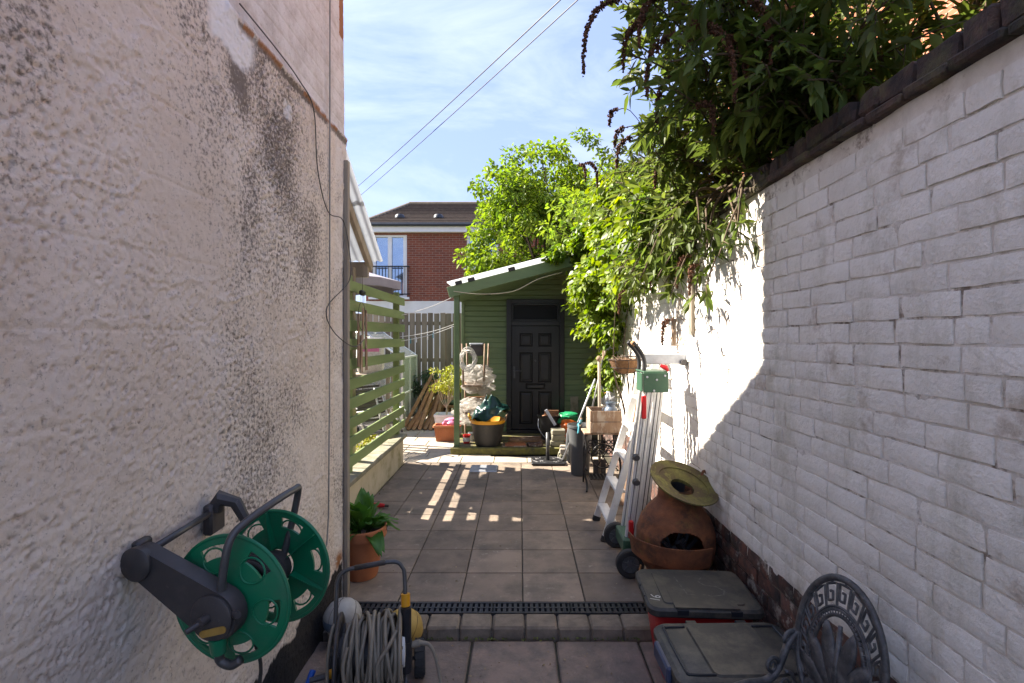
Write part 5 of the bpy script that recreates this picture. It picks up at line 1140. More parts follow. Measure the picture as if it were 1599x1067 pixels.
for k, (dx, dy, w_, z1) in enumerate([(-.045, -.10, .036, 1.33), (.0, -.08, .036, 1.36), (.055, -.03, .05, 1.36), (.10, .03, .05, 1.36), (-.03, .12, .032, 1.34)]):
    a = Vector((dx-.03, dy, .14)); b_ = Vector((dx+.13, dy+.02, z1)); d = b_-a; M = frame(a, d, (0, 1, 0)); q = MB().cbox((d.length/2, 0, 0), (d.length, w_*.8, w_), .004, M)
    o = q.build('rail', alu, ss); MB().cbox((d.length/2, -w_*.4-.0012, 0), (d.length-.04, .003, w_*.14), .001, M).build('groove', grey_metal, o)
q = MB().cbox((.135, -.135, 1.35), (.185, .012, .145), .004).cbox((.035, -.06, 1.35), (.012, .16, .135), .004).cbox((.135, .0, 1.425), (.18, .26, .012), .004)
q.build('bracket', bracket_green, ss); 
for (x, z) in ((.07, 1.39), (.14, 1.37), (.12, 1.29), (.2, 1.40)): MB().lathe([(.001, .006), (.008, .005), (.008, 0)], 10, frame((x, -.142, z), (1, 0, 0), (0, 0, 1))).build('bolt', galv, ss)
for dy in (-.06, .10): MB().tube(smoothpath([(.06, dy, 1.40), (.07, dy, 1.48), (.055, dy, 1.545), (.02, dy, 1.60), (-.02, dy-.01, 1.645)], 5), .0165, 10).build('handle', black_plastic, ss, 180)
MB().tube([(-.005, -.062, 1.622), (-.022, -.07, 1.648)], .017, 10).build('worn_grip', timber_warm, ss, 180)
MB().cbox((.24, .02, 1.515), (.33, .03, .075), .004, Matrix.Rotation(.0, 4, 'Y')).build('crossbar', galv, ss); MB().tube([(.38, -.03, 1.49), (.38, .05, 1.49)], .024, 12).build('crossbar_knob', reel_dark, ss, 40)
MB().cbox((.045, -.145, 1.17), (.036, .02, .17), .006).build('red_lever', red_pl, ss); MB().tube([(.19, -.06, 1.47), (.225, -.075, 1.455), (.24, -.09, 1.43)], [.012, .02, .008], 8).build('red_knob', red_pl, ss, 60)
MB().cbox((-.045, -.13, .27), (.035, .03, .13), .006).build('red_latch', red_pl, ss)
for zz in (.80, .62): MB().tube([(-.01, -.13, zz), (-.01, -.175, zz+.005)], [.028, .02], 10).build('clamp_knob', reel_dark, ss, 40)
MB().cbox((-.06, -.02, .16), (.10, .30, .10), .008).build('axle_block', bracket_green, ss)
MB().tube([(-.09, -.32, .098), (-.09, .23, .098)], .009, 8).build('axle', grey_metal, ss, 180)
for yy in (-.30, .21): wheel(ss, (-.09, yy, .098), (0, -1, 0), .098, .05, 0, grey_bin)
bk_ = thing('hanging_basket', 'wire hanging basket with brown coconut liner on the wall bracket', 'hanging basket', (1.06, 5.12, 1.455))
MB().lathe([(.001, -.15), (.08, -.135), (.135, -.08), (.165, 0), (.15, .0), (.12, -.07), (.001, -.12)], 28).build('liner', coir, bk_, 60)
q = MB()
for k in range(8): a = 2*math.pi*k/8; q.tube([(.172*math.cos(a)*math.sin(t), .172*math.sin(a)*math.sin(t), -.158*math.cos(t)) for t in [i*math.pi/12 for i in range(7)]], .0028, 4)
for (r_, z_) in ((.172, 0), (.15, -.08)): q.tube([(r_*math.cos(2*math.pi*i/28), r_*math.sin(2*math.pi*i/28), z_) for i in range(28)], .0032, 4, True)
q.build('wire_basket', iron_black, bk_, 180)
q = MB()
for k in range(70): a = rnd.uniform(0, 6.28); r_ = rnd.uniform(.0, .15); q.tube([(r_*math.cos(a), r_*math.sin(a), -.02), (r_*math.cos(a)+rnd.uniform(-.06, .06), r_*math.sin(a)+rnd.uniform(-.06, .06), rnd.uniform(.01, .05))], .0015, 3)
q.build('dead_stems', timber_old, bk_)
MB().tube([(.21, 0, .03), (-.05, 0, .03)], .006, 6).tube(smoothpath([(.2, 0, -.15), (.12, 0, -.05), (.02, 0, .025)], 5), .005, 6).build('wall_bracket', iron_black, bk_, 180)
pk = MB().cbox((0, 0, .67), (.19, .03, 1.34), .004, jit=.004).build('old_plank', timber_old, None, loc=(1.06, 5.02, 0), rot=(R(-3), R(9), R(-38))); tag(pk, 'peeling brown plank leaning behind the step ladder', 'plank')
# treadle table with crate
tt = thing('treadle_table', 'black cast iron sewing machine treadle base beside the grey bin', 'treadle base', (.90, 5.68, 0))
for s_ in (-1, 1):
    q = MB(); x = s_*.17
    q.tube(smoothpath([(x-.02, -.10, .62), (x, -.10, .45), (x+.03*s_, -.12, .25), (x, -.14, .08), (x-.01, -.20, .012)], 5), .012, 6).tube(smoothpath([(x, .12, .62), (x, .12, .4), (x, .14, .2), (x, .18, .012)], 5), .012, 6)
    q.tube([(x, -.11, .60), (x, .13, .60)], .012, 6).tube([(x, -.12, .22), (x, .15, .22)], .009, 6); scroll(q, (x, 0, .45), .08, 1.5, 1, (0, 1, 0), (0, 0, 1), .008); scroll(q, (x, .02, .31), .06, 1.4, -1, (0, 1, 0), (0, 0, 1), .007)
    q.build('side_frame', iron_black, tt, 180)
q = MB().tube([(.02+.13*math.cos(a), -.06, .36+.13*math.sin(a)) for a in [2*math.pi*i/36 for i in range(36)]], .010, 6, True)
for k in range(6): a = math.pi*k/3; q.tube([(.02, -.06, .36), (.02+.13*math.cos(a), -.06, .36+.13*math.sin(a))], .006, 5)
q.build('flywheel', iron_black, tt, 180)
q = MB()
for i in range(7): q.box((-.12+.04*i, 0, .12), (.012, .22, .012))
for i in range(5): q.box((0, -.1+.05*i, .1205), (.26, .012, .012))
q.build('treadle', iron_black, tt)
q = MB()
for i in range(6):
    for j in range(3): q.tube([(-.13+.05*i+.02*math.cos(a), -.11, .42+j*.055+.02*math.sin(a)) for a in [2*math.pi*k/12 for k in range(12)]], .006, 4, True)
q.build('lattice', iron_black, tt, 180)
MB().cbox((0, 0, .625), (.40, .30, .02), .004).build('table_top', timber_old, tt)
cr_ = thing('wooden_crate', 'small old wooden crate standing on the treadle base', 'crate', (.93, 5.66, .637))
cw, cd, chh = .34, .32, .25
for s_ in (-1, 1):
    for k in range(2): MB().cbox((0, s_*cd/2, .063+k*.122), (cw, .016, .115), .003, jit=.002).build('slat', timber_old, cr_)
    for k in range(2): MB().cbox((s_*(cw/2-.009), 0, .063+k*.122), (.018, cd-.02, .115), .003, jit=.002).build('slat', timber_grey, cr_)
MB().cbox((0, 0, .012), (cw-.04, cd-.03, .02), .003).build('floor', timber_old, cr_)
MB().box((-.09, .02, .24), (.12, .10, .012), Matrix.Rotation(.5, 4, 'Y')).build('loose_board', timber_grey, cr_)
mc = thing('milk_churn', 'blue grey metal churn standing in the wooden crate', 'churn', (1.0, 5.60, .665))
MB().lathe([(.001, 0), (.072, 0), (.075, .01), (.075, .20), (.070, .225), (.048, .25), (.048, .275), (.058, .285), (.058, .298), (.001, .30)], 24).build('body', churn_blue, mc, 35)
for s_ in (-1, 1): MB().tube(smoothpath([(s_*.068, 0, .23), (s_*.09, 0, .225), (s_*.09, 0, .17), (s_*.073, 0, .16)], 4), .005, 6).build('handle', churn_blue, mc, 180)
fg = thing('bird_ornament', 'pale blue bird ornament perched on the churn lid', 'ornament', (.97, 5.60, .966))
MB().lathe([(.001, 0), (.022, .01), (.034, .04), (.03, .065), (.02, .08), (.024, .095), (.018, .112), (.001, .118)], 14).build('body', galv, fg, 180); MB().tube([(-.018, 0, .1), (-.045, 0, .095)], [.007, .001], 6).build('beak', yellow_pl, fg); MB().tube([(.025, 0, .04), (.07, 0, .06)], [.018, .004], 6).build('tail', galv, fg)
# bin with tools
gb = thing('grey_dustbin', 'tall grey plastic bin holding garden tools beside the treadle base', 'bin', (.735, 6.22, .0))
MB().lathe([(.001, .004), (.105, .004), (.112, .02), (.148, .575), (.158, .58), (.160, .61), (.150, .612), (.140, .58), (.10, .04), (.001, .03)], 32).build('bin', grey_bin, gb, 35)
MB().tube(smoothpath([(.02, -.155, .54), (.07, -.17, .40), (.06, -.16, .25)], 5), .007, 6).build('carry_handle', black_plastic, gb, 180)
def tool(name, lab, a, b_, r_, m, head=None):
    o = thing(name, lab, 'tool', a); d = Vector(b_)-Vector(a); MB().tube([(0, 0, 0), tuple(d*.5+Vector((.004, .002, 0))), tuple(d)], r_, 8).build('shaft', m, o, 180)
    if head: head(o, d)
    return o
def dgrip(o, d):
    n = d.normalized(); s_ = Vector((0, 1, 0)); MB().tube(smoothpath([d-n*.02, d+n*.05+s_*.05, d+n*.10+s_*.05, d+n*.10-s_*.05, d+n*.05-s_*.05, d-n*.02], 4), .011, 8).build('grip', timber_old, o, 180)
def knobh(o, d): MB().lathe([(.001, -.03), (.028, -.015), (.034, .01), (.02, .035), (.001, .04)], 14, Matrix.Translation(d)).build('knob', timber_old, o, 180)
def blade(o, d): MB().cbox((0, 0, .10), (.15, .008, .24), .003).build('blade', grey_metal, o)
tool('spade', 'spade with pale wooden handle upright by the shed corner climber', (.93, 5.95, .03), (.925, 5.95, 1.42), .018, timber_grey, lambda o, d: (knobh(o, d), blade(o, d)))
tool('garden_fork', 'thin dark tool shaft slanting up out of the grey bin', (.72, 6.2, .10), (1.02, 6.25, 1.42), .011, grey_metal, dgrip)
tool('hoe', 'grey metal tool shaft crossing low beside the black bucket', (.56, 6.62, .09), (.95, 6.42, 1.15), .012, galv, None)
o = thing('hand_trowel', 'grey trowel blade sticking up above the bin rim', 'tool', (.72, 6.15, .45)); MB().tube([(0, 0, 0), (.02, 0, .25)], .012, 8).build('handle', timber_old, o, 180); MB().cbox((-.015, 0, .46), (.035, .006, .22), .002, Matrix.Rotation(-.55, 4, 'Y') @ Matrix.Translation((-.15, 0, -.06))).build('blade', galv, o)
o = thing('garden_gloves', 'teal gardening gloves hung over the bin rim', 'gloves', (.70, 6.10, .60)); 
q = MB().tube(smoothpath([(.0, .03, -.08), (-.005, .02, .0), (0, -.01, .03), (.0, -.04, 0), (-.01, -.06, -.07)], 4), .022, 8, flat=.5).tube(smoothpath([(.02, .02, .03), (.03, 0, .06), (.02, -.03, .08), (.01, -.05, .05)], 4), .02, 8, flat=.6); q.build('cuff', teal_pl, o, 180)
# stones, bucket, bags, board by the door
for k, (x, y, z, sx, sy, sz, lab) in enumerate([(.66, 6.98, .045, .26, .22, .085, 'lowest pale mossy stone block beside the deck'), (.665, 6.98, .132, .25, .21, .082, 'upper pale mossy stone block in the low pile'), (.55, 7.42, .135, .21, .2, .085, 'lowest block of the mossy stone pile on the deck'), (.555, 7.42, .22, .20, .19, .08, 'middle block of the mossy stone pile on the deck'), (.55, 7.42, .30, .205, .19, .078, 'top block of the mossy stone pile on the deck')]):
    o = MB().cbox((0, 0, 0), (sx, sy, sz), .014, jit=.008).build('stone_block', stone_grey if k != 1 else slab_pale, None, loc=(x, y, z), rot=(0, 0, rnd.uniform(-.1, .1))); tag(o, lab, 'stone', 'stone blocks by the deck')
bu = thing('black_bucket', 'black builders bucket with scraps standing right of the shed door', 'bucket', (.455, 7.86, .088))
MB().lathe([(.001, .004), (.125, .004), (.13, .02), (.17, .36), (.19, .365), (.195, .38), (.18, .385), (.165, .36), (.12, .03), (.001, .02)], 32).build('bucket', black_plastic, bu, 35)
MB().tube(smoothpath([(-.17, -.05, .33), (-.17, -.14, .2), (-.06, -.19, .06), (.06, -.19, .05), (.15, -.14, .18), (.17, -.05, .33)], 5), .006, 6).build('carry_handle', galv, bu, 180)
MB().box((.03, .02, .40), (.22, .012, .13), Matrix.Rotation(.15, 4, 'X')).build('cardboard_flap', cardboard, bu); MB().box((-.05, -.04, .385), (.14, .12, .02), Matrix.Rotation(.3, 4, 'Y')).box((.08, -.03, .38), (.12, .1, .02), Matrix.Rotation(-.35, 4, 'Y')).build('scraps', cardboard, bu)
def bag(name, lab, c, s_, m, seed, cat='bag'):
    q = MB(); 
    def f(u, v):
        a = 6.28319*u; r_ = math.sin(math.pi*v)**.6*(1+.75*(vn(u*8 if u < .999 else 0, v*5, seed)-.5)+.6*(vn((u*19) if u < .999 else 0, v*13, seed+3)-.5)); return (s_[0]*r_*math.cos(a), s_[1]*r_*math.sin(a), s_[2]*(1-math.cos(math.pi*v))/2)
    q.grid(f, 26, 16); o = q.build(name, m, None, 50, loc=c); tag(o, lab, cat); return o
bag('carrier_bag', 'crumpled orange plastic bag beside the black bucket', (.72, 7.62, .10), (.13, .12, .34), orange_bag, 1)
bag('carrier_bag', 'crumpled green plastic bag behind the orange bag', (.74, 7.86, .30), (.17, .12, .22), green_bag, 5)
bag('rubble_sack', 'pale crumpled sack between stone pile and grey bin', (.67, 6.75, .005), (.07, .08, .50), grey_bin, 9, 'sack')
o = MB().cbox((0, 0, .30), (.13, .02, .58), .004).build('grey_board', slab_pale if False else stone_grey, None, loc=(.90, 8.38, .10), rot=(R(-4), 0, 0)); tag(o, 'narrow grey board leaning on the shed wall right of the door', 'board')
ub = thing('umbrella_stand', 'square cast iron parasol base with upright tube on the paving', 'parasol base', (.37, 6.78, .004))
MB().cbox((0, 0, .018), (.44, .34, .032), .008).build('plate', iron_black, ub); q = MB()
for s_ in (-1, 1):
    for t_ in (-1, 1): scroll(q, (s_*.12, t_*.09, .036), .06, 1.5, s_*t_, (1, 0, 0), (0, 1, 0), .009)
q.tube([(.20*math.cos(a)*(1 if abs(math.cos(a)) > .7 else 1), .15*math.sin(a), .036) for a in [2*math.pi*i/32 for i in range(32)]], .008, 5, True).build('scroll_relief', cast_alu, ub, 180)
MB().tube([(0, 0, .03), (0, 0, .40)], .024, 14).build('tube', grey_metal, ub, 180); MB().tube([(.02, 0, .33), (.05, 0, .33)], .012, 8).build('screw', iron_black, ub)
# left side of the deck
tg = thing('garden_tub', 'black garden tub with yellow inner rim on the deck', 'tub', (-.47, 7.46, .088))
MB().lathe([(.001, .004), (.175, .004), (.185, .02), (.245, .33), (.25, .335), (.24, .34), (.17, .03), (.001, .02)], 36).build('outer_tub', black_plastic, tg, 35)
MB().lathe([(.215, .28), (.252, .345), (.262, .385), (.254, .388), (.243, .35), (.20, .27)], 36).build('yellow_rim', yellow_pl, tg, 35)
for s_ in (-1, 1): MB().tube(smoothpath([(s_*.25, -.07, .37), (s_*.275, -.05, .44), (s_*.28, 0, .46), (s_*.275, .05, .44), (s_*.25, .07, .37)], 5), .012, 8).build('handle', yellow_pl if s_ < 0 else timber_old, tg, 180)
def tarpf(u, v):
    a = 6.28319*u; r_ = .10+.22*v; uu = (u if u < .999 else 0)
    f1 = vn(uu*9, v*3, 3)-.5; f2 = vn(uu*17, v*7, 5)-.5; rr = (.30*math.sin(math.pi*(.5+.5*v))*(1+.35*f1)+.01); return (rr*math.cos(a)*1.05, rr*.75*math.sin(a), .31+.34*(v**.8)*(1-.28*math.sin(a*1.0+.6)**2)+.10*f1+.07*f2)
q = MB(); q.grid(lambda u, v: (lambda uu, a, rr: (rr*math.cos(a), .72*rr*math.sin(a), .40+.30*(1-(v)**1.7)*(1+.55*(vn(uu*6, v*3, 3)-.5))+.13*(vn(uu*13, v*6, 5)-.5)*(.3+v)+.10*v*math.cos(a+.4)))((u if u < .999 else 0), 6.28319*u, (.04+.25*v)*(1+.35*(vn((u if u < .999 else 0)*7, v*2, 7)-.5))), 60, 22)
o = q.build('tarpaulin', tarp_green, None, 60, loc=(-.45, 7.46, .085)); tag(o, 'crumpled dark green tarpaulin heaped in the garden tub', 'tarpaulin')
# stacked chairs in wrapping
def chair(name, lab, loc, rz_, flip, lk=1):
    c = thing(name, lab, 'chair', loc, rz_); s_ = -1 if flip else 1; zz = lambda z_: z_ if not flip else .47-z_
    MB().cbox((0, 0, zz(.45)), (.36, .36, .03), .006).build('seat', timber_old, c)
    for (x, y) in ((-.16, -.16), (.16, -.16), (-.16, .16), (.16, .16)): MB().tube([(x, y, zz(.44)), (x*1.12, y*1.1, zz(.45-.45*lk))], [.018, .014], 8).build('leg', timber_old, c, 180)
    if not flip:
        for x in (-.16, .16): MB().tube([(x, .16, .45), (x, .20, .88)], [.018, .014], 8).build('back_post', timber_old, c, 180)
        for z_ in (.60, .72, .84): MB().cbox((0, .185, z_), (.31, .014, .05), .004).build('back_rail', timber_warm, c)
    return c
chair('wooden_chair', 'lower wooden chair wrapped in plastic behind the garden tub', (-.70, 8.05, .088), R(8), False)
chair('wooden_chair', 'upturned wooden chair stacked on top of the wrapped one', (-.70, 8.02, .90), R(-6), True, 1.45)
for (c_, s_, sd, lab) in (((-.70, 8.0, .30), (.24, .2, .42), 31, 'lower crumpled clear plastic sheet wrapped round the stacked chairs'), ((-.66, 8.0, .78), (.20, .17, .46), 41, 'upper crumpled clear plastic sheet wrapped round the upturned chair')):
    q = MB(); q.grid(lambda u, v: (lambda uu, r_: (s_[0]*r_*math.cos(6.28319*u), s_[1]*r_*math.sin(6.28319*u), s_[2]*v+.05*(vn(uu*9, v*5, sd+9)-.5)))((u if u < .999 else 0), (.55+.45*math.sin(math.pi*v)**.5)*(1+.9*(vn((u if u < .999 else 0)*11, v*6, sd)-.5)+.7*(vn((u if u < .999 else 0)*27, v*15, sd+4)-.5))), 60, 36)
    o = q.build('plastic_wrap', wrap_white, None, 25, loc=c_); tag(o, lab, 'plastic sheet')
q = MB(); rr_ = random.Random(5)
for k in range(9):
    cx, cz_ = rr_.uniform(-.02, .02), rr_.uniform(-.03, .03); rx_, rz2 = .10+rr_.uniform(-.02, .03), .15+rr_.uniform(-.03, .03)
    q.tube([(cx+rx_*math.cos(a), .012*k*.6+.015*math.sin(a*2+k), cz_+rz2*math.sin(a)) for a in [2*math.pi*i/26 for i in range(26)]], .006, 5, True)
o = q.build('rope_coil', rope_white, None, 180, loc=(-.80, 7.78, 1.33)); tag(o, 'coil of white rope hanging on the upturned chair', 'rope')
o = thing('junk_box', 'dark metal box lodged between the upturned chair legs', 'box', (-.68, 8.0, 1.375)); MB().cbox((0, 0, .09), (.20, .18, .17), .01).build('body', reel_dark, o); MB().cbox((0, 0, .19), (.21, .19, .03), .008).build('lid', galv, o)
mtm = thing('doormat', 'brown coir doormat on the deck at the shed door', 'doormat', (.10, 7.83, .087)); MB().cbox((0, 0, .010), (.56, .36, .02), .005).build('mat', coir, mtm)
for k in range(6): MB().cbox((0, -.15+k*.06, .022), (.52, .022, .008), .002).build('rib', timber_old if k % 2 else coir, mtm)
for k, (x, y, z, sx, sy, rz_, m, lab) in enumerate([(-.07, 7.42, .112, .30, .16, .1, terracotta, 'terracotta tile lying flat on deck boards by the tub'), (-.08, 7.43, .095, .36, .20, -.05, timber_old, 'short wooden board under the terracotta tile'), (.22, 7.40, .10, .22, .11, .3, sooty_brick, 'dark brick lying on the deck edge')]):
    o = MB().cbox((0, 0, 0), (sx, sy, .018 if k < 2 else .05), .004, jit=.002).build(('flat_tile', 'short_board', 'loose_brick')[k], m, None, loc=(x, y, z+(.016 if k == 2 else 0)), rot=(0, 0, rz_)); tag(o, lab, ('tile', 'board', 'brick')[k])
for k, (x, y, m, lab) in enumerate([(-.80, 7.62, red_pl, 'small red pot by the porch post'), (-.74, 7.78, galv, 'small white tin behind the red pot')]):
    o = thing('paint_tin', lab, 'tin', (x, y, .088)); MB().lathe([(.001, 0), (.05, 0), (.055, .12), (.058, .125), (.05, .125), (.048, .02), (.001, .015)], 18).build('tin', m, o, 40); MB().lathe([(.056, .03), (.0575, .09)], 18).build('label_band', rope_white, o)
# planters beyond the post
pw = thing('square_planter', 'white square planter holding the yellow variegated shrub', 'planter', (-1.30, 8.82, .006))
loft(MB(), [(rbox(.27, .27, .03), 0), (rbox(.33, .33, .03), .30), (rbox(.35, .35, .035), .305), (rbox(.35, .35, .035), .34), (rbox(.31, .31, .03), .34), (rbox(.29, .29, .03), .28)]).build('pot', upvc, pw, 40)
vs_ = thing('variegated_shrub', 'yellow variegated standard shrub growing in the white planter', 'shrub', (-1.27, 8.80, .29))
q = MB(); ends = []
for k in range(16): a = rnd.uniform(0, 6.28); r_ = rnd.uniform(.05, .26); e = Vector((r_*math.cos(a), r_*math.sin(a), rnd.uniform(.35, .82))); ends.append(e); q.tube(smoothpath([(0, 0, 0), (0, 0, .15), (e.x*.4, e.y*.4, .3), e], 4), [.012-.0008*i for i in range(13)], 5)
q.build('stem', rope_thin, vs_, 180)
P, D, Ln = blob_leaves([(np.array([rnd.uniform(-.22, .24), rnd.uniform(-.2, .2), rnd.uniform(.42, .85)]), .10) for k in range(34)], 1300, .1, .035); put(leaves('foliage', P, D, Ln, .55, leaf_var), 'foliage', vs_)
tp = thing('terracotta_trough', 'ribbed terracotta trough beside the porch post', 'planter', (-1.17, 8.22, .006))
loft(MB(), [(rbox(.34, .20, .02), 0), (rbox(.40, .24, .02), .22), (rbox(.44, .28, .025), .225), (rbox(.44, .28, .025), .255), (rbox(.39, .23, .02), .255), (rbox(.37, .21, .02), .2)]).build('trough', terracotta, tp, 40)
for k in range(12): MB().tube([(-.165+k*.03, -.104, .01), (-.193+k*.0351, -.122, .215)], .005, 5).build('rib', terracotta, tp)
bag('compost_bag', 'pink plastic bag sitting in the terracotta trough', (-1.10, 8.23, .18), (.12, .09, .19), pink_bag, 21)
gbn = thing('garden_bench', 'low brown bench with green cushion behind the porch post', 'bench', (-1.05, 9.6, 0)); MB().cbox((0, 0, .38), (.9, .35, .05), .006).build('seat', timber_warm, gbn); MB().cbox((0, 0, .45), (.86, .33, .08), .03).build('cushion', leaf_dark, gbn)
for x in (-.4, .4): MB().cbox((x, 0, .18), (.06, .3, .36), .006).build('leg', timber_warm, gbn)
# sawn sticks leaning in a fan
ORD = ['first', 'second', 'third', 'fourth', 'fifth', 'sixth', 'seventh', 'eighth', 'ninth', 'tenth', 'eleventh', 'twelfth', 'thirteenth', 'fourteenth', 'fifteenth', 'sixteenth', 'last']
for k in range(17):
    t = k/16; b_ = Vector((-2.10+.80*t, 9.05+.05*rnd.random()+.1*(k % 2), .02)); long_ = k % 3 == 0
    e = Vector((-1.72+.38*t+rnd.uniform(-.05, .05), 9.80+.06*(k % 3), (.92 if long_ else .62)-.18*t+rnd.uniform(-.05, .05))); d = e-b_
    o = MB().cbox((d.length/2, 0, 0), (d.length, .062, .02), .003, frame((0, 0, 0), d, (1, .2, 0)), jit=.002).build('timber_batten', timber_warm, None, loc=b_); tag(o, ORD[k]+' brown batten from the left in the fan leaning by the fence', 'batten', 'fan of brown battens against the fence')
fb = thing('fence_shrub', 'small grey green shrub growing at the fence behind the battens', 'shrub', (-1.95, 9.9, 0)); P, D, Ln = blob_leaves([(np.array([rnd.uniform(-.2, .3), rnd.uniform(-.1, .1), rnd.uniform(.5, 1.0)]), .12) for k in range(22)], 900, .1, .06); put(leaves('foliage', P, D, Ln, .35, leaf_dark), 'foliage', fb); MB().tube([(0, 0, 0), (.02, 0, .6)], .012, 6).build('stem', bark, fb)
# behind the screen: folding chairs, sack, troughs
for k, (x, y, rz_, lab) in enumerate([(-1.95, 6.55, .75, 'nearer dark slatted folding chair behind the screen'), (-2.02, 7.25, .9, 'dark slatted folding chair farther off behind the screen beside the table')]):
    fc = thing('folding_chair', lab, 'folding chair', (x, y, .0), rz_, 'folding chairs behind the screen')
    for s_ in (-1, 1): MB().tube([(s_*.24, -.25, .02), (s_*.24, .12, .55), (s_*.23, .30, .98)], .012, 6).build('side_tube', alu, fc, 180); MB().tube([(s_*.22, .22, .02), (s_*.22, -.20, .46)], .012, 6).build('leg', alu, fc, 180); MB().tube(smoothpath([(s_*.25, .14, .62), (s_*.26, -.15, .66), (s_*.26, -.28, .62)], 4), .014, 6).build('arm', alu, fc, 180)
    for j in range(9): MB().cbox((0, -.2+j*.045, .46-.005*j), (.44, .032, .012), .002).build('seat_slat', reel_dark, fc)
    for j in range(9): MB().cbox((0, .135+j*.019, .58+j*.046), (.44, .012, .03), .002, None).build('back_slat', reel_dark, fc)
cs = thing('compost_sack', 'white compost sack with yellow print behind the screen', 'sack', (-2.28, 7.75, 1.12)); loft(MB(), [(rbox(.34, .10, .03), 0), (rbox(.40, .18, .05), .1), (rbox(.40, .18, .05), .42), (rbox(.40, .05, .02), .55)]).build('sack', rope_white, cs, 60); MB().box((0, -.0915, .20), (.32, .003, .12)).build('yellow_print', mat('yellow green print', (.55, .6, .05)), cs); MB().box((0, -.0915, .36), (.32, .003, .05)).build('pink_print', pink_bag, cs)
pt = thing('potting_table', 'grey potting table carrying the white compost sack', 'table', (-2.28, 7.78, .0)); MB().cbox((0, 0, 1.10), (.7, .4, .04), .005).build('table_top', timber_grey, pt)
for (x, y) in ((-.3, -.16), (.3, -.16), (-.3, .16), (.3, .16)): MB().cbox((x, y, .54), (.05, .05, 1.08), .004).build('leg', timber_grey, pt)
for k, (x, y, lab) in enumerate([(-2.1, 4.95, 'low yellow flowered plant in a trough behind the screen near the house'), (-2.0, 6.7, 'low yellow flowered plant in a trough behind the screen near its post')]):
    tr_ = thing('planted_trough', lab, 'planter', (x, y, 0)); loft(MB(), [(rbox(.2, .5, .02), 0), (rbox(.25, .55, .02), .2)]).build('trough', reel_dark, tr_, 40)
    P, D, Ln = blob_leaves([(np.array([rnd.uniform(-.1, .1), rnd.uniform(-.22, .22), rnd.uniform(.22, .40)]), .08) for j in range(16)], 900, .1, .05); put(leaves('foliage', P, D, Ln, .4, leaf_var), 'foliage', tr_)
# hanging driftwood chime, wires, wash lines
wc = thing('wind_chime', 'driftwood sticks hanging on a wire at the house end of the screen', 'wind chime', (-1.50, 4.84, 2.0))
for (dx, dy, z0, L_) in ((-.02, -.06, -.10, .50), (.0, .02, -.04, .32), (.01, .08, -.06, .40), (-.01, -.01, -.30, .36), (.02, .05, -.42, .22)):
    MB().cbox((dx, dy, z0-L_/2), (.016, .035, L_), .005, jit=.004).build('stick', timber_old, wc); MB().tube([(0, dy*.4, .12), (dx, dy, z0)], .0015, 4).build('cord', rope_thin, wc)
MB().tube([(0, .10*math.cos(a)-.02, -.12+.13*math.sin(a)) for a in [2*math.pi*i/28 for i in range(28)]], .003, 5, True).build('wire_loop', cable_dark, wc, 180)
MB().tube([(0, 0, .12), (.0, 0, .26)], .002, 4).cbox((0, 0, .10), (.04, .10, .05), .012).build('iron_bird', iron_black, wc)
wl = [((-1.60, 6.75, 1.96), (-.93, 7.33, 2.27)), ((-1.60, 6.78, 1.68), (-.95, 7.35, 1.86)), ((-1.60, 6.72, 1.62), (-.95, 7.32, 1.83))]
for i, (a, b_) in enumerate(wl):
    a, b_ = Vector(a), Vector(b_); P_ = [a.lerp(b_, t/10)-Vector((0, 0, .03*math.sin(math.pi*t/10))) for t in range(11)]; o = thing('washing_line', ['top washing line from screen post to porch', 'middle washing line between screen post and porch post', 'lowest washing line with pegs between screen and porch post'][i], 'washing line', P_[0])
    MB().tube([p-P_[0] for p in P_], .0045, 5).build('line', rope_white, o, 180)
    if i == 2:
        for t in (2, 3, 5, 6): MB().cbox(P_[t]-P_[0]-Vector((0, 0, .02)), (.012, .01, .07), .002).build('peg', (red_pl, upvc, teal_pl, upvc)[t % 4], o)
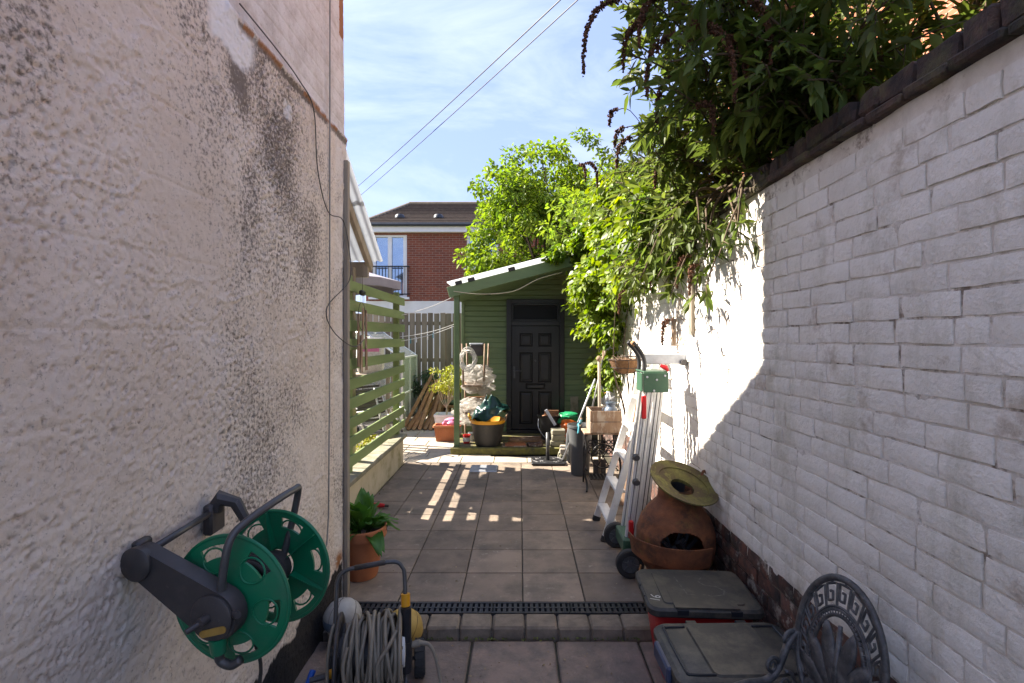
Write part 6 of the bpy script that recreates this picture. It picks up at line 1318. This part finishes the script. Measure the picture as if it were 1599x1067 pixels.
# fittings on the white wall
o = MB().cbox((0, 0, 0), (.025, .06, .46), .004, jit=.003).build('wall_batten', timber_grey, None, loc=(XR-.018, 3.71, 1.93)); tag(o, 'short vertical timber batten fixed to the sunlit white wall', 'batten')
o = MB().tube(smoothpath([(XR-.015, 3.95, 2.05), (XR-.03, 4.05, 1.78), (XR-.05, 4.15, 1.62), (XR-.03, 4.02, 1.60), (XR-.02, 3.9, 1.70)], 5), .004, 5).cbox((XR-.03, 4.1, 1.72), (.03, .03, .22), .004).build('hanging_stick', timber_old, None, 180); tag(o, 'wooden stick and cord dangling on the white wall above the stand', 'stick')
o = MB().tube(smoothpath([(.99, 4.3, 1.36), (1.02, 4.28, 1.52), (1.06, 4.32, 1.50), (1.10, 4.36, 1.33), (1.04, 4.34, 1.30), (.98, 4.32, 1.34)], 5), .003, 5).build('wire_hanger', iron_black, None, 180); tag(o, 'bent wire hanger hooked over the ladder top', 'wire')
# ------------------------------------------------------------------ moss, weeds and fallen leaves
P = []; D = []; Ln = []
for k in range(420):
    s_ = rnd.random()
    if s_ < .5: x, y, z = rnd.uniform(-1.0, .7), 2.945-abs(rnd.gauss(0, .008)), LOW
    elif s_ < .7: x, y, z = -1.53+abs(rnd.gauss(0, .015)), rnd.uniform(3.9, 6.7), .0
    else: x, y, z = XR-.02-abs(rnd.gauss(0, .02)), rnd.uniform(3.2, 6.5), .0
    P.append((x, y, z)); D.append((rnd.gauss(0, .6), rnd.gauss(0, .6), .7)); Ln.append(rnd.uniform(.008, .024))
o = put(leaves('joint_weeds', P, D, np.array(Ln), .5, mat('moss and weeds', (.13, .15, .03), (.08, .10, .025), island=.3, bump=0)), 'joint_weeds'); tag(o, 'moss and tiny weeds along kerb foot and wall bases', 'weeds', kind='stuff')
P = []; D = []; Ln = []
for k in range(260):
    if rnd.random() < .65: x, y, z = rnd.uniform(-1.4, 1.2), rnd.uniform(3.3, 6.7), .004
    else: x, y, z = rnd.uniform(-.5, .6), rnd.uniform(2.4, 2.9), LOW+.004
    P.append((x, y, z)); D.append((rnd.gauss(0, 1), rnd.gauss(0, 1), .05)); Ln.append(rnd.uniform(.006, .022))
o = put(leaves('leaf_litter', P, D, np.array(Ln), .5, mat('dry leaf bits', (.30, .22, .13), (.16, .11, .06), island=.5, bump=0), droop=0), 'leaf_litter'); tag(o, 'scattered dry leaf bits and grit on the paving', 'litter', kind='stuff')
